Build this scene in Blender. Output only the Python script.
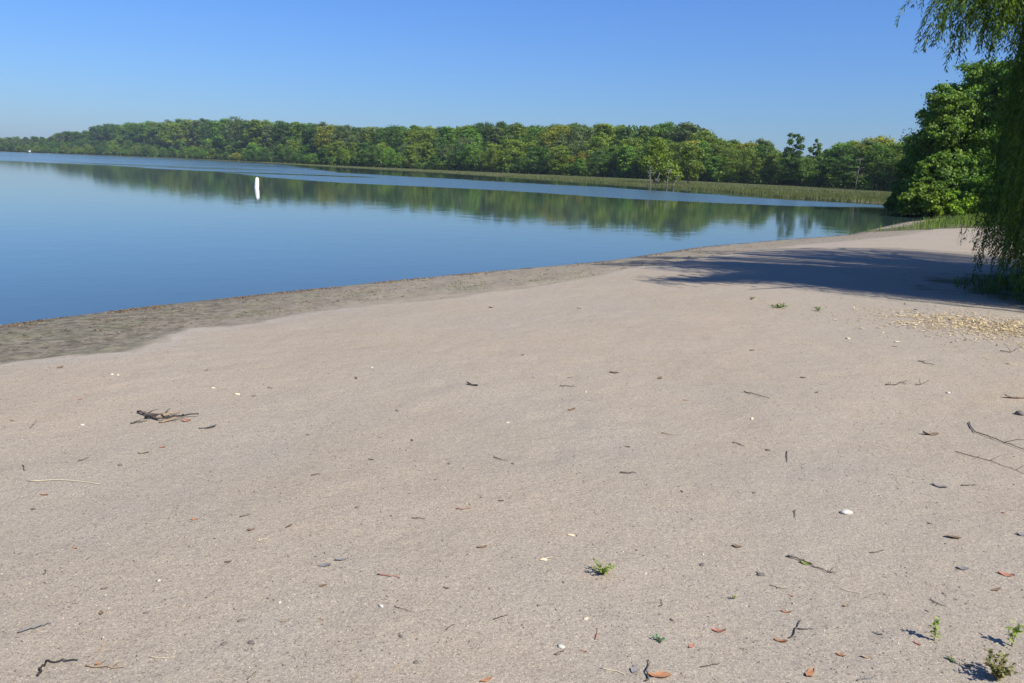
import bpy, math, random
import numpy as np
from mathutils import Vector, Matrix

random.seed(11)
RNG = np.random.default_rng(7)
for o in list(bpy.data.objects):
    bpy.data.objects.remove(o, do_unlink=True)
SC = bpy.context.scene
COL = SC.collection

# ------------------------------------------------------------------ camera
F = 768.0; CX = 512.0; CY = 341.5; H = 2.2
ROLL = math.atan(.036)
PITCH = math.atan((CY - (149.5 + .036 * 512)) * math.cos(ROLL) / F)
Rv = Vector((1, 0, 0)); Lv = Vector((0, math.sin(PITCH), math.cos(PITCH)))
Fv = Vector((0, math.cos(PITCH), -math.sin(PITCH)))
c_, s_ = math.cos(ROLL), math.sin(ROLL)
Xc = Rv * c_ + Lv * s_; Yc = Lv * c_ - Rv * s_
cam = bpy.data.objects.new('camera', bpy.data.cameras.new('camera'))
COL.objects.link(cam)
M = Matrix.Identity(4)
for i in range(3):
    M[i][0] = Xc[i]; M[i][1] = Yc[i]; M[i][2] = -Fv[i]
M[2][3] = H
cam.matrix_world = M
cam.data.sensor_width = 36; cam.data.lens = 27
cam.data.clip_start = .05; cam.data.clip_end = 9000
SC.camera = cam

# ------------------------------------------------------------------ light
SUN_EL = 47.0
SUN_AZ = 132.0            # clockwise from +Y (the view direction)
w = bpy.data.worlds.new("World"); SC.world = w; w.use_nodes = True
nt = w.node_tree; nt.nodes.clear()
sky = nt.nodes.new('ShaderNodeTexSky'); sky.sky_type = 'NISHITA'; sky.sun_disc = False
sky.sun_elevation = math.radians(SUN_EL); sky.sun_rotation = math.radians(SUN_AZ)
sky.altitude = 0; sky.air_density = 1.5; sky.dust_density = .3; sky.ozone_density = 4.0
bg = nt.nodes.new('ShaderNodeBackground'); bg.inputs[1].default_value = .05
wo = nt.nodes.new('ShaderNodeOutputWorld')
tn_ = nt.nodes.new('ShaderNodeMix'); tn_.data_type = 'RGBA'; tn_.blend_type = 'MULTIPLY'; tn_.inputs[0].default_value = 1
tn_.inputs[7].default_value = (.60, .98, 1.86, 1)
nt.links.new(sky.outputs[0], tn_.inputs[6]); nt.links.new(tn_.outputs[2], bg.inputs[0]); nt.links.new(bg.outputs[0], wo.inputs[0])
sl = bpy.data.lights.new('sun', 'SUN'); sl.energy = 5.0; sl.angle = math.radians(.53); sl.color = (1, .955, .89)
so = bpy.data.objects.new('sun', sl); COL.objects.link(so)
az, el = math.radians(SUN_AZ), math.radians(SUN_EL)
sd = Vector((math.sin(az) * math.cos(el), math.cos(az) * math.cos(el), math.sin(el)))
so.rotation_euler = sd.to_track_quat('Z', 'Y').to_euler()
SC.view_settings.view_transform = 'Standard'; SC.view_settings.look = 'None'
SC.view_settings.exposure = 0.61; SC.view_settings.gamma = 1; SC.view_settings.use_curve_mapping = False
SC.cycles.max_bounces = 6; SC.cycles.transparent_max_bounces = 8
SC.cycles.use_denoising = True
SC.cycles.volume_bounces = 0


# ------------------------------------------------------------------ helpers
def ray(px, py):
    x = (px - CX) / F; y = (CY - py) / F
    r = c_ * x - s_ * y; u = s_ * x + c_ * y
    cp, sp = math.cos(PITCH), math.sin(PITCH)
    return (r, cp + u * sp, -sp + u * cp)


def at(px, py, z=.56):
    v = ray(px, py); t = (z - H) / v[2]
    return v[0] * t, v[1] * t


def top_z(px, py, Y):
    v = ray(px, py)
    return H + v[2] * Y / v[1]


def pxcol(x, y, z=8.):
    d = Vector((x, y, z - H))
    return CX + F * d.dot(Xc) / d.dot(Fv)


def tag(o, label=None, cat=None, group=None, kind=None):
    if label: o['label'] = label
    if cat: o['category'] = cat
    if group: o['group'] = group
    if kind: o['kind'] = kind
    return o


def empty(name, loc, rz=0, s=1):
    o = bpy.data.objects.new(name, None); COL.objects.link(o)
    o.location = loc; o.rotation_euler = (0, 0, rz); o.empty_display_size = .2
    o.scale = (s, s, s) if not hasattr(s, '__len__') else s
    return o


def mesh(name, V, Fa, mat, parent=None, smooth=False):
    """V (n,3); Fa (m,k) int array or list of polygons"""
    me = bpy.data.meshes.new(name)
    V = np.asarray(V, dtype=np.float32)
    if isinstance(Fa, np.ndarray):
        k = Fa.shape[1]; m = Fa.shape[0]
        me.vertices.add(len(V)); me.vertices.foreach_set('co', V.ravel())
        me.loops.add(m * k); me.loops.foreach_set('vertex_index', Fa.astype(np.int32).ravel())
        me.polygons.add(m)
        me.polygons.foreach_set('loop_start', np.arange(0, m * k, k, dtype=np.int32))
        me.polygons.foreach_set('loop_total', np.full(m, k, dtype=np.int32))
    else:
        me.from_pydata(V.tolist(), [], Fa)
    me.update(calc_edges=True); me.validate()
    if smooth: me.polygons.foreach_set('use_smooth', np.ones(len(me.polygons), dtype=bool))
    if mat: me.materials.append(mat)
    o = bpy.data.objects.new(name, me); COL.objects.link(o)
    if parent: o.parent = parent
    return o


def copy_thing(root, loc, rz, s):
    r = root.copy(); COL.objects.link(r)
    r.location = loc; r.rotation_euler = (0, 0, rz)
    r.scale = s if hasattr(s, '__len__') else (s, s, s)
    for ch in list(root.children):
        c = ch.copy(); COL.objects.link(c); c.parent = r
    return r


class MB:
    def __init__(s): s.v = []; s.f = []

    def tube(s, pts, rad, n=6, cap=True):
        pts = [Vector(p) for p in pts]
        if not hasattr(rad, '__len__'): rad = [rad] * len(pts)
        base = len(s.v); up = Vector((.13, .21, 1))
        for i, p in enumerate(pts):
            a = pts[max(i - 1, 0)]; b = pts[min(i + 1, len(pts) - 1)]
            d = (b - a).normalized()
            x = d.cross(up)
            if x.length < 1e-3: x = d.cross(Vector((1, 0, 0)))
            x.normalize(); y = d.cross(x)
            for k in range(n):
                t = 2 * math.pi * k / n
                s.v.append(p + (x * math.cos(t) + y * math.sin(t)) * rad[i])
        for i in range(len(pts) - 1):
            for k in range(n):
                a = base + i * n + k; b = base + i * n + (k + 1) % n
                s.f.append((a, b, b + n, a + n))
        if cap:
            s.f.append(tuple(base + k for k in range(n))[::-1])
            e = base + (len(pts) - 1) * n
            s.f.append(tuple(e + k for k in range(n)))

    def box(s, c, d, rz=0):
        b = len(s.v); cs, sn = math.cos(rz), math.sin(rz)
        for z in (-1, 1):
            for x, y in ((-1, -1), (1, -1), (1, 1), (-1, 1)):
                X, Y = x * d[0] / 2, y * d[1] / 2
                s.v.append(Vector((c[0] + X * cs - Y * sn, c[1] + X * sn + Y * cs, c[2] + z * d[2] / 2)))
        for f in ((3, 2, 1, 0), (4, 5, 6, 7), (0, 1, 5, 4), (1, 2, 6, 5), (2, 3, 7, 6), (3, 0, 4, 7)):
            s.f.append(tuple(b + i for i in f))

    def build(s, name, mat, parent=None, smooth=False):
        return mesh(name, [tuple(v) for v in s.v], s.f, mat, parent, smooth)


def unit(a):
    return a / (np.linalg.norm(a, axis=1, keepdims=True) + 1e-9)


def leaves(C, U, W, fold=.0):
    """kite shaped leaves: centre C, half-length vectors U, half-width vectors W"""
    n = len(C)
    V = np.empty((n, 4, 3))
    V[:, 0] = C - U; V[:, 1] = C - U * .1 + W; V[:, 2] = C + U; V[:, 3] = C - U * .1 - W
    if fold:
        N = np.cross(U, W); N = unit(N) * np.linalg.norm(W, axis=1, keepdims=True) * fold
        V[:, 1] += N; V[:, 3] += N
    return V.reshape(-1, 3), np.arange(n * 4).reshape(n, 4)


def rand_frames(n, rng, length, width, bias=None, bw=.0, droop=0):
    """random orientation leaf frames; bias = preferred normals"""
    N = rng.normal(size=(n, 3))
    N = unit(N)
    if bias is not None: N = unit(N * (1 - bw) + bias * bw)
    A = rng.normal(size=(n, 3)); A[:, 2] -= droop
    U = unit(A - N * np.sum(A * N, axis=1, keepdims=True))
    W = np.cross(N, U)
    k = rng.uniform(.7, 1.3, size=(n, 1))
    return U * length * .5 * k, W * width * .5 * k


# value noise in numpy -------------------------------------------------
_T = np.random.default_rng(3).random((256, 256))


def vnoise(x, y, seed=0):
    x = x + seed * 17.3; y = y + seed * 9.1
    xi = np.floor(x).astype(int); yi = np.floor(y).astype(int)
    fx = x - xi; fy = y - yi
    fx = fx * fx * (3 - 2 * fx); fy = fy * fy * (3 - 2 * fy)
    a = _T[xi & 255, yi & 255]; b = _T[(xi + 1) & 255, yi & 255]
    c = _T[xi & 255, (yi + 1) & 255]; d = _T[(xi + 1) & 255, (yi + 1) & 255]
    return (a * (1 - fx) + b * fx) * (1 - fy) + (c * (1 - fx) + d * fx) * fy - .5


def poly_dist(x, y, P, closed=False):
    d = np.full(x.shape, 1e9)
    n = len(P)
    for i in range(n if closed else n - 1):
        ax, ay = P[i]; bx, by = P[(i + 1) % n]
        vx, vy = bx - ax, by - ay
        t = np.clip(((x - ax) * vx + (y - ay) * vy) / (vx * vx + vy * vy + 1e-12), 0, 1)
        d = np.minimum(d, np.hypot(x - ax - t * vx, y - ay - t * vy))
    return d


def inside(x, y, P):
    r = np.zeros(x.shape, dtype=bool); n = len(P)
    for i in range(n):
        ax, ay = P[i]; bx, by = P[(i + 1) % n]
        if ay == by: continue
        c = (ay > y) != (by > y)
        r ^= c & (x < (bx - ax) * (y - ay) / (by - ay) + ax)
    return r


# ------------------------------------------------------------------ materials
def mat(name):
    m = bpy.data.materials.new(name); m.use_nodes = True
    n = m.node_tree; n.nodes.clear()
    out = n.nodes.new('ShaderNodeOutputMaterial')
    return m, n, out


def N(n, t, **kw):
    o = n.nodes.new(t)
    for k, v in kw.items():
        if k.startswith('i_'):
            o.inputs[k[2:].replace('_', ' ')].default_value = v
        else:
            setattr(o, k, v)
    return o


def math_(n, op, a, b=None, clamp=False):
    o = n.nodes.new('ShaderNodeMath'); o.operation = op; o.use_clamp = clamp
    for i, v in enumerate((a, b)):
        if v is None: continue
        if isinstance(v, (int, float)): o.inputs[i].default_value = v
        else: n.links.new(v, o.inputs[i])
    return o.outputs[0]


def mixc(n, f, a, b, mode='MIX'):
    o = n.nodes.new('ShaderNodeMix'); o.data_type = 'RGBA'; o.blend_type = mode
    for i, v in ((0, f), (6, a), (7, b)):
        if isinstance(v, (int, float)): o.inputs[i].default_value = v
        elif isinstance(v, tuple): o.inputs[i].default_value = (*v, 1) if len(v) == 3 else v
        else: n.links.new(v, o.inputs[i])
    return o.outputs[2]


def ramp(n, f, stops, interp='LINEAR'):
    o = n.nodes.new('ShaderNodeValToRGB'); cr = o.color_ramp; cr.interpolation = interp
    while len(cr.elements) < len(stops): cr.elements.new(.5)
    for e, (p, c) in zip(cr.elements, stops):
        e.position = p; e.color = (*c, 1) if hasattr(c, '__len__') else (c, c, c, 1)
    n.links.new(f, o.inputs[0])
    return o.outputs[0]


def noise(n, vec, scale, detail=2, rough=.5):
    o = N(n, 'ShaderNodeTexNoise'); o.inputs['Scale'].default_value = scale
    o.inputs['Detail'].default_value = detail; o.inputs['Roughness'].default_value = rough
    if vec is not None: n.links.new(vec, o.inputs['Vector'])
    return o.outputs[0]


def leaf_mat(name, dark, light, warm=None, transl=.3, use_color=False, rough=.55, patch=.35):
    m, n, out = mat(name)
    geo = N(n, 'ShaderNodeNewGeometry'); tc = N(n, 'ShaderNodeTexCoord')
    f = math_(n, 'ADD', math_(n, 'MULTIPLY', geo.outputs['Random Per Island'], .55),
              math_(n, 'MULTIPLY', math_(n, 'SUBTRACT', noise(n, tc.outputs['Object'], patch, 3), .28), 1.0), clamp=True)
    st = [(0.05, dark), (.75, light)]
    if warm: st.append((1.0, warm))
    col = ramp(n, f, st)
    if use_color:
        oi = N(n, 'ShaderNodeObjectInfo')
        col = mixc(n, 1.0, col, oi.outputs['Color'], 'MULTIPLY')
    p = N(n, 'ShaderNodeBsdfPrincipled'); p.inputs['Roughness'].default_value = rough
    p.inputs['Specular IOR Level'].default_value = .3
    t = N(n, 'ShaderNodeBsdfTranslucent')
    n.links.new(col, p.inputs['Base Color'])
    n.links.new(mixc(n, 1.0, col, (1.15, 1.2, .5), 'MULTIPLY'), t.inputs[0])
    mx = N(n, 'ShaderNodeMixShader'); mx.inputs[0].default_value = transl
    n.links.new(p.outputs[0], mx.inputs[1]); n.links.new(t.outputs[0], mx.inputs[2])
    n.links.new(mx.outputs[0], out.inputs[0])
    return m


def plain_mat(name, a, b, scale=20, rough=.8, bump=.0, island=False, spec=.3):
    m, n, out = mat(name)
    tc = N(n, 'ShaderNodeTexCoord')
    f = noise(n, tc.outputs['Object'], scale, 4, .6)
    if island:
        geo = N(n, 'ShaderNodeNewGeometry'); f = geo.outputs['Random Per Island']
    col = ramp(n, f, [(.25 if not island else 0, a), (.75 if not island else 1, b)])
    p = N(n, 'ShaderNodeBsdfPrincipled'); p.inputs['Roughness'].default_value = rough
    p.inputs['Specular IOR Level'].default_value = spec
    n.links.new(col, p.inputs['Base Color'])
    if bump:
        bp = N(n, 'ShaderNodeBump'); bp.inputs['Strength'].default_value = .6; bp.inputs['Distance'].default_value = bump
        n.links.new(noise(n, tc.outputs['Object'], scale * 2, 4), bp.inputs['Height']); n.links.new(bp.outputs[0], p.inputs['Normal'])
    n.links.new(p.outputs[0], out.inputs[0])
    return m


# ------------------------------------------------------------------ the lay of the land
SHORE = [(-60, -60), (-30, -22), (-14, -1.0), (-9.2, 5.6), (-6.6, 9.6), (-5.4, 11.3), (-3.7, 13.2), (-1.3, 15.8), (2.1, 19.1),
         (5.8, 24.1), (9.6, 28), (13.7, 31.9), (17.5, 37.5), (22, 44), (28, 51), (36, 60), (44, 68), (45, 75), (40, 79),
         (36, 81), (31.6, 88), (28.5, 110), (25.5, 132), (13, 162), (-4.8, 208), (-32, 270), (-76, 337), (-125, 430), (-181, 530),
         (-270, 660), (-370, 780), (-560, 872), (-900, 980), (-1500, 1050), (-2600, 1100), (-2600, -900), (-300, -500)]
DAMP = [(-16, -8), (-7.6, 3.4), (-4.69, 6.79), (-4.24, 6.97), (-3.7, 7.21), (-3.70, 7.75), (-3.77, 8.2), (-3.70, 8.67), (-3.07, 8.95),
        (-2.69, 9.99), (-1.95, 10.5), (-1.2, 10.94), (.2, 12.4), (1.2, 13.9), (2.6, 16.4), (4.3, 18.4), (7.0, 21.6), (10.8, 25.2), (14.5, 29.0), (20, 36), (26, 45)]
DAMPP = DAMP + [(60, 90), (-120, 120), (-120, -60)]
FRONT = ([-600, -250, 0, 150, 250, 340, 483, 600, 680, 790, 900, 1000, 1300, 2200],
         [1250, 1000, 888, 792, 545, 385, 310, 262, 245, 205, 158, 140, 120, 90])
SKYL = ([-200, 0, 33, 50, 62, 80, 100, 125, 155, 200, 237, 300, 340, 378, 440, 483, 550, 600, 640, 670, 690, 700, 712, 724, 740, 760, 770, 777, 786, 804, 830, 838, 848, 870, 890, 905, 960, 1100, 1600],
        [138, 137, 136, 137, 131, 130.5, 125, 123, 120, 118, 117.5, 121, 124, 124.5, 123.5, 121.5, 122, 121, 120.5, 119.5, 123, 128, 134, 138, 136, 138, 143, 151, 150, 153, 149, 142, 137, 134, 133, 134, 134, 134, 134])


def frontY(col): return np.interp(col, *FRONT)


def skyY(col): return np.interp(col, *SKYL)


def hill_amp(col):
    Y = frontY(col) + 55
    z = np.array([top_z(c, skyY(c), y) for c, y in zip(np.atleast_1d(col), np.atleast_1d(Y))])
    return np.clip(z - 13, 0, 40)


AMP_C = np.arange(-600, 1700, 20.)
AMP_V = hill_amp(AMP_C)
AMP_V = np.convolve(np.pad(AMP_V, 2, 'edge'), np.ones(5) / 5, 'valid')


_pr = random.Random(4)
PITS = []
for _i in range(26):                       # old, wind-softened footprints in wandering trails
    _x, _y, _a = _pr.uniform(-6, 7), _pr.uniform(3, 14), _pr.uniform(0, 6.28)
    for _k in range(_pr.randrange(4, 9)):
        _a += _pr.uniform(-.2, .2); _x += .62 * math.cos(_a); _y += .62 * math.sin(_a); _s = .09 * (-1) ** _k
        PITS.append((_x - _s * math.sin(_a), _y + _s * math.cos(_a), _pr.uniform(.065, .10), _pr.uniform(.004, .013), _a))


def ground(x, y, fine=True):
    x = np.atleast_1d(np.asarray(x, float)); y = np.atleast_1d(np.asarray(y, float))
    s = poly_dist(x, y, SHORE, True); lake = inside(x, y, SHORE)
    near = .50 * (1 - np.exp(-s / 4.2)) + .008 * np.minimum(s, 30)
    far = .25 * (1 - np.exp(-s / 3.0))
    wf = np.clip((y - 66) / 10, 0, 1); wf = wf * wf * (3 - 2 * wf)
    z = near * (1 - wf) + far * wf
    ysafe = np.maximum(y, 1.)
    col = 512 + 768 * (x / ysafe) / np.cos(PITCH)
    off = (y - frontY(col)) / np.maximum(frontY(col) / 300, .6)
    t = np.clip((off - 2) / 62, 0, 1); t = t * t * (3 - 2 * t)
    z = z + np.where(y > 80, t * np.interp(col, AMP_C, AMP_V), 0)
    if fine:
        k = np.clip(s / 1.2, .12, 1) * np.clip((60 - y) / 30, 0, 1)
        z = z + k * (.030 * vnoise(x * .55, y * .55, 1) + .018 * vnoise(x * 1.7, y * 1.7, 2) + .009 * vnoise(x * 4.5, y * 4.5, 3)
                     + .006 * vnoise(x * 9, y * 9, 5))
        dd = np.where(inside(x, y, DAMPP), poly_dist(x, y, DAMP), 0)
        kd = np.clip(dd * 3, 0, 1) * np.clip(s / 1.5, 0, 1) * np.clip((30 - y) / 10, 0, 1)
        z = z - .035 * np.clip(dd * 4, 0, 1) * np.clip(s / 1.5, 0, 1) + kd * .045 * vnoise(x * 3.2, y * 3.2, 7) + kd * .02 * vnoise(x * 8, y * 8, 8)
        for (px_, py_, pr_, pd_, pa_) in PITS:
            k_ = (np.abs(x - px_) < .5) & (np.abs(y - py_) < .5)
            if k_.any():
                ux = (x[k_] - px_) * math.cos(pa_) + (y[k_] - py_) * math.sin(pa_); uy = -(x[k_] - px_) * math.sin(pa_) + (y[k_] - py_) * math.cos(pa_)
                q_ = (ux / (pr_ * 1.7)) ** 2 + (uy / pr_) ** 2
                z[k_] += -pd_ * np.exp(-q_) + pd_ * .45 * np.exp(-(np.sqrt(q_) - 1.5) ** 2 * 5)
    z = np.where(lake, -np.minimum(s * .07, 3) - .004, z)
    return z


def gz(x, y): return float(ground(x, y)[0])


def axis(lo, hi, n, a, c):
    u0, u1 = math.asinh((lo - c) / a), math.asinh((hi - c) / a)
    return c + a * np.sinh(np.linspace(u0, u1, n))


GXs = axis(-2600, 2600, 760, 4., 0); GYs = axis(-500, 2600, 760, 4., 6)
gx, gy = np.meshgrid(GXs, GYs)
gzv = ground(gx.ravel(), gy.ravel())
nx, ny = len(GXs), len(GYs)
idx = np.arange(nx * ny).reshape(ny, nx)
faces = np.stack([idx[:-1, :-1], idx[:-1, 1:], idx[1:, 1:], idx[1:, :-1]], -1).reshape(-1, 4)

# sand / soil material
m, n, out = mat('beach_sand')
tc = N(n, 'ShaderNodeTexCoord'); P = tc.outputs['Object']
a_d = N(n, 'ShaderNodeAttribute', attribute_name='damp').outputs['Fac']
a_s = N(n, 'ShaderNodeAttribute', attribute_name='shore').outputs['Fac']
a_g = N(n, 'ShaderNodeAttribute', attribute_name='green').outputs['Fac']
n1 = noise(n, P, .45, 4); n2 = noise(n, P, 3.5, 5, .65); n3 = noise(n, P, 60, 4, .7); n4 = noise(n, P, 260, 2, .8)
dry = ramp(n, n1, [(.32, (.294, .244, .175)), (.7, (.336, .276, .195))])
dry = mixc(n, ramp(n, noise(n, P, .28, 5, .7), [(.40, 0.), (.62, .8)]), dry, (.300, .262, .206))
dry = mixc(n, ramp(n, n2, [(.35, 0.), (.75, .45)]), dry, (.330, .288, .220))
dry = mixc(n, ramp(n, n3, [(.30, .50), (.5, 0.)]), dry, (.185, .16, .138))
# coarse coloured grains
vo = N(n, 'ShaderNodeTexVoronoi'); vo.inputs['Scale'].default_value = 210; n.links.new(P, vo.inputs['Vector'])
sep = N(n, 'ShaderNodeSeparateColor'); n.links.new(vo.outputs['Color'], sep.inputs[0])
grain = ramp(n, sep.outputs[0], [(0, (.45, .40, .38)), (.12, (.82, .8, .78)), (.5, (1, 1, 1)), (.85, (1.0, 1.0, 1.0)), (.97, (1.5, 1.46, 1.4))])
dry = mixc(n, .8, dry, grain, 'MULTIPLY')
dry = mixc(n, 1.0, dry, ramp(n, n4, [(.3, .80), (.7, 1.18)]), 'MULTIPLY')
wet = ramp(n, n2, [(.3, (.150, .130, .092)), (.7, (.240, .212, .150))])
wet = mixc(n, ramp(n, noise(n, P, 8, 5, .75), [(.38, .75), (.55, 0.)]), wet, (.048, .040, .027))
wet = mixc(n, ramp(n, noise(n, P, 1.1, 3), [(.50, 0.), (.64, .28)]), wet, (.130, .138, .070))
wet = mixc(n, .6, wet, grain, 'MULTIPLY')
dn = math_(n, 'ADD', a_d, math_(n, 'MULTIPLY', math_(n, 'SUBTRACT', noise(n, P, 2.2, 5, .65), .5), .9))
damph = ramp(n, math_(n, 'ADD', dn, .5), [(.44, 0.), (.62, 1.)])
damps = ramp(n, math_(n, 'ADD', math_(n, 'MULTIPLY', dn, .5), .5), [(.36, 0.), (.85, .55)])
sxx = N(n, 'ShaderNodeSeparateXYZ'); n.links.new(P, sxx.inputs[0])
side = ramp(n, math_(n, 'MULTIPLY', math_(n, 'ADD', sxx.outputs[0], 4.6), .4), [(0., 0.), (1., 1.)])
dampf = mixc(n, side, damph, damps)
crust = ramp(n, math_(n, 'ADD', dn, .5), [(.22, 0.), (.40, .55), (.47, 0.)])
dry = mixc(n, math_(n, 'MULTIPLY', crust, .5), dry, (.37, .345, .295))
col = mixc(n, dampf, dry, wet)
# dark saturated strip at the water's edge
edge = ramp(n, math_(n, 'ADD', a_s, math_(n, 'MULTIPLY', math_(n, 'SUBTRACT', n2, .5), .35)), [(.02, 1.), (.30, 0.)])
col = mixc(n, math_(n, 'MULTIPLY', edge, .50), col, (.075, .062, .045))
soil = ramp(n, noise(n, P, 1.3, 5, .7), [(.3, (.045, .055, .02)), (.7, (.12, .115, .05))])
gn = math_(n, 'ADD', a_g, math_(n, 'MULTIPLY', math_(n, 'SUBTRACT', noise(n, P, 1.2, 5, .7), .5), .8))
col = mixc(n, ramp(n, gn, [(.42, 0.), (.60, 1.)]), col, soil)
pr = N(n, 'ShaderNodeBsdfPrincipled'); n.links.new(col, pr.inputs['Base Color'])
pr.inputs['Specular IOR Level'].default_value = .15
n.links.new(ramp(n, edge, [(0, .92), (1, .5)]), pr.inputs['Roughness'])
hgt = math_(n, 'ADD', math_(n, 'MULTIPLY', noise(n, P, 32, 6, .75), .009), math_(n, 'MULTIPLY', n4, .0022))
hgt = math_(n, 'ADD', hgt, math_(n, 'MULTIPLY', noise(n, P, 7, 3, .6), .022))
hgt = math_(n, 'ADD', hgt, math_(n, 'MULTIPLY', math_(n, 'MULTIPLY', noise(n, P, 12, 4, .7), dampf), .035))
bp = N(n, 'ShaderNodeBump'); bp.inputs['Strength'].default_value = .62; bp.inputs['Distance'].default_value = 1.0
n.links.new(hgt, bp.inputs['Height']); n.links.new(bp.outputs[0], pr.inputs['Normal'])
n.links.new(pr.outputs[0], out.inputs[0])
M_SAND = m

g = mesh('ground', np.stack([gx.ravel(), gy.ravel(), gzv], -1), faces, M_SAND, smooth=True)
tag(g, kind='structure')
fx, fy = gx.ravel(), gy.ravel()
sh = poly_dist(fx, fy, SHORE, True)
dd = poly_dist(fx, fy, DAMP); dsg = np.where(inside(fx, fy, DAMPP), 1, -1) * np.minimum(dd, 3)
GREEN = [(14.5, 33.5), (19, 34), (24, 35.5), (30, 36), (45, 30), (300, 20), (400, 900), (-2600, 2600), (-2600, 900), (-900, 975), (-370, 775), (-75, 330),
         (25, 110), (44, 72), (32, 55), (24, 45.5), (18.5, 37.6)]
gd = poly_dist(fx, fy, GREEN, True)
grn = .5 + np.where(inside(fx, fy, GREEN), 1, -1) * np.clip(gd / 2.2, 0, .5)
grn = np.maximum(grn, np.where((fy > 95) & (fy > frontY(512 + 780 * fx / np.maximum(fy, 1)) - 3), 1, 0))
# a green patch under the willow
wd = np.hypot((fx - 13.3) / 5.9, (fy - 11.8) / 4.2)
grn = np.maximum(grn, np.clip(1.15 - wd * .65, 0, 1))
for nm, arr in (('damp', dsg), ('shore', sh), ('green', grn)):
    at_ = g.data.attributes.new(nm, 'FLOAT', 'POINT'); at_.data.foreach_set('value', arr.astype(np.float32))

# ------------------------------------------------------------------ water
m, n, out = mat('lake_water')
tc = N(n, 'ShaderNodeTexCoord'); P = tc.outputs['Object']
sx = N(n, 'ShaderNodeSeparateXYZ'); n.links.new(P, sx.inputs[0])
X, Y = sx.outputs[0], sx.outputs[1]
a_r = N(n, 'ShaderNodeAttribute', attribute_name='ripple').outputs['Fac']
map_ = N(n, 'ShaderNodeMapping'); map_.inputs['Scale'].default_value = (.010, .07, 1); n.links.new(P, map_.inputs[0])
streak = noise(n, map_.outputs[0], 1.0, 4, .6)
rip = ramp(n, math_(n, 'ADD', a_r, math_(n, 'MULTIPLY', math_(n, 'SUBTRACT', streak, .5), 1.15)), [(.42, 0.), (.56, 1.)])
pr = N(n, 'ShaderNodeBsdfPrincipled')
pr.inputs['Base Color'].default_value = (.038, .062, .055, 1)
pr.inputs['IOR'].default_value = 1.333; pr.inputs['Specular IOR Level'].default_value = .8
n.links.new(ramp(n, rip, [(0, .030), (1, .20)]), pr.inputs['Roughness'])
mp = N(n, 'ShaderNodeMapping'); mp.inputs['Scale'].default_value = (1.0, 1.0, 1); n.links.new(P, mp.inputs[0])
w1 = noise(n, mp.outputs[0], .9, 3, .55); w2 = noise(n, mp.outputs[0], 5.0, 3, .6)
mp2 = N(n, 'ShaderNodeMapping'); mp2.inputs['Scale'].default_value = (.6, 2.2, 1); n.links.new(P, mp2.inputs[0])
w3 = noise(n, mp2.outputs[0], 1.4, 4, .6)
calm = math_(n, 'ADD', math_(n, 'MULTIPLY', w1, .0042), math_(n, 'MULTIPLY', w2, .0006))
hh = math_(n, 'ADD', calm, math_(n, 'MULTIPLY', math_(n, 'MULTIPLY', w3, rip), .022))
bp = N(n, 'ShaderNodeBump'); bp.inputs['Strength'].default_value = 1; bp.inputs['Distance'].default_value = 1
n.links.new(hh, bp.inputs['Height']); n.links.new(bp.outputs[0], pr.inputs['Normal'])
n.links.new(pr.outputs[0], out.inputs[0])
M_WATER = m
WX = axis(-2600, 600, 260, 40, 0); WY = axis(-500, 1300, 260, 40, 60)
wx, wy = np.meshgrid(WX, WY)
idx = np.arange(wx.size).reshape(wx.shape)
faces = np.stack([idx[:-1, :-1], idx[:-1, 1:], idx[1:, 1:], idx[1:, :-1]], -1).reshape(-1, 4)
wat = mesh('lake_water', np.stack([wx.ravel(), wy.ravel(), np.zeros(wx.size)], -1), faces, M_WATER)
tag(wat, kind='structure')
BAND = [(36, 71), (22.6, 62.5), (10.5, 66.7), (-1.7, 76.8), (-18.9, 84), (-50, 124), (-79, 149), (-140, 175), (-400, 260), (-2600, 700),
        (-2600, 1080), (-900, 960), (-560, 840), (-370, 740), (-181, 490), (-100, 340), (-36, 160), (-3, 125), (11, 112), (21, 94), (27, 82), (35, 75)]
bx, by = wx.ravel(), wy.ravel()
bd = poly_dist(bx, by, BAND, True)
cap = np.interp(bx, [-60, -25, -8], [.07, .14, .5])
rp = .5 + np.where(inside(bx, by, BAND), np.minimum(bd / 8, cap), -np.clip(bd / 8, 0, .5))

at_ = wat.data.attributes.new('ripple', 'FLOAT', 'POINT'); at_.data.foreach_set('value', rp.astype(np.float32))

# ------------------------------------------------------------------ tree building
M_BARK = plain_mat('bark', (.05, .038, .028), (.14, .11, .085), 9, .9, .02)
M_BARKPALE = plain_mat('dead_wood', (.12, .105, .085), (.24, .215, .18), 9, .9, .01)
M_FAR = leaf_mat('woodland_leaves', (.034, .078, .010), (.145, .238, .030), (.225, .285, .036), .32, use_color=True, patch=.30)
M_NEAR = leaf_mat('broadleaf_leaves', (.022, .060, .012), (.155, .265, .040), (.26, .33, .05), .42, use_color=True, patch=.5)
M_WILLOW = leaf_mat('willow_leaves', (.020, .050, .010), (.13, .22, .034), (.30, .35, .06), .45, patch=.45)
M_UNDER = leaf_mat('undergrowth_leaves', (.034, .074, .010), (.12, .20, .025), (.18, .24, .03), .28, patch=.08)


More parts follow.
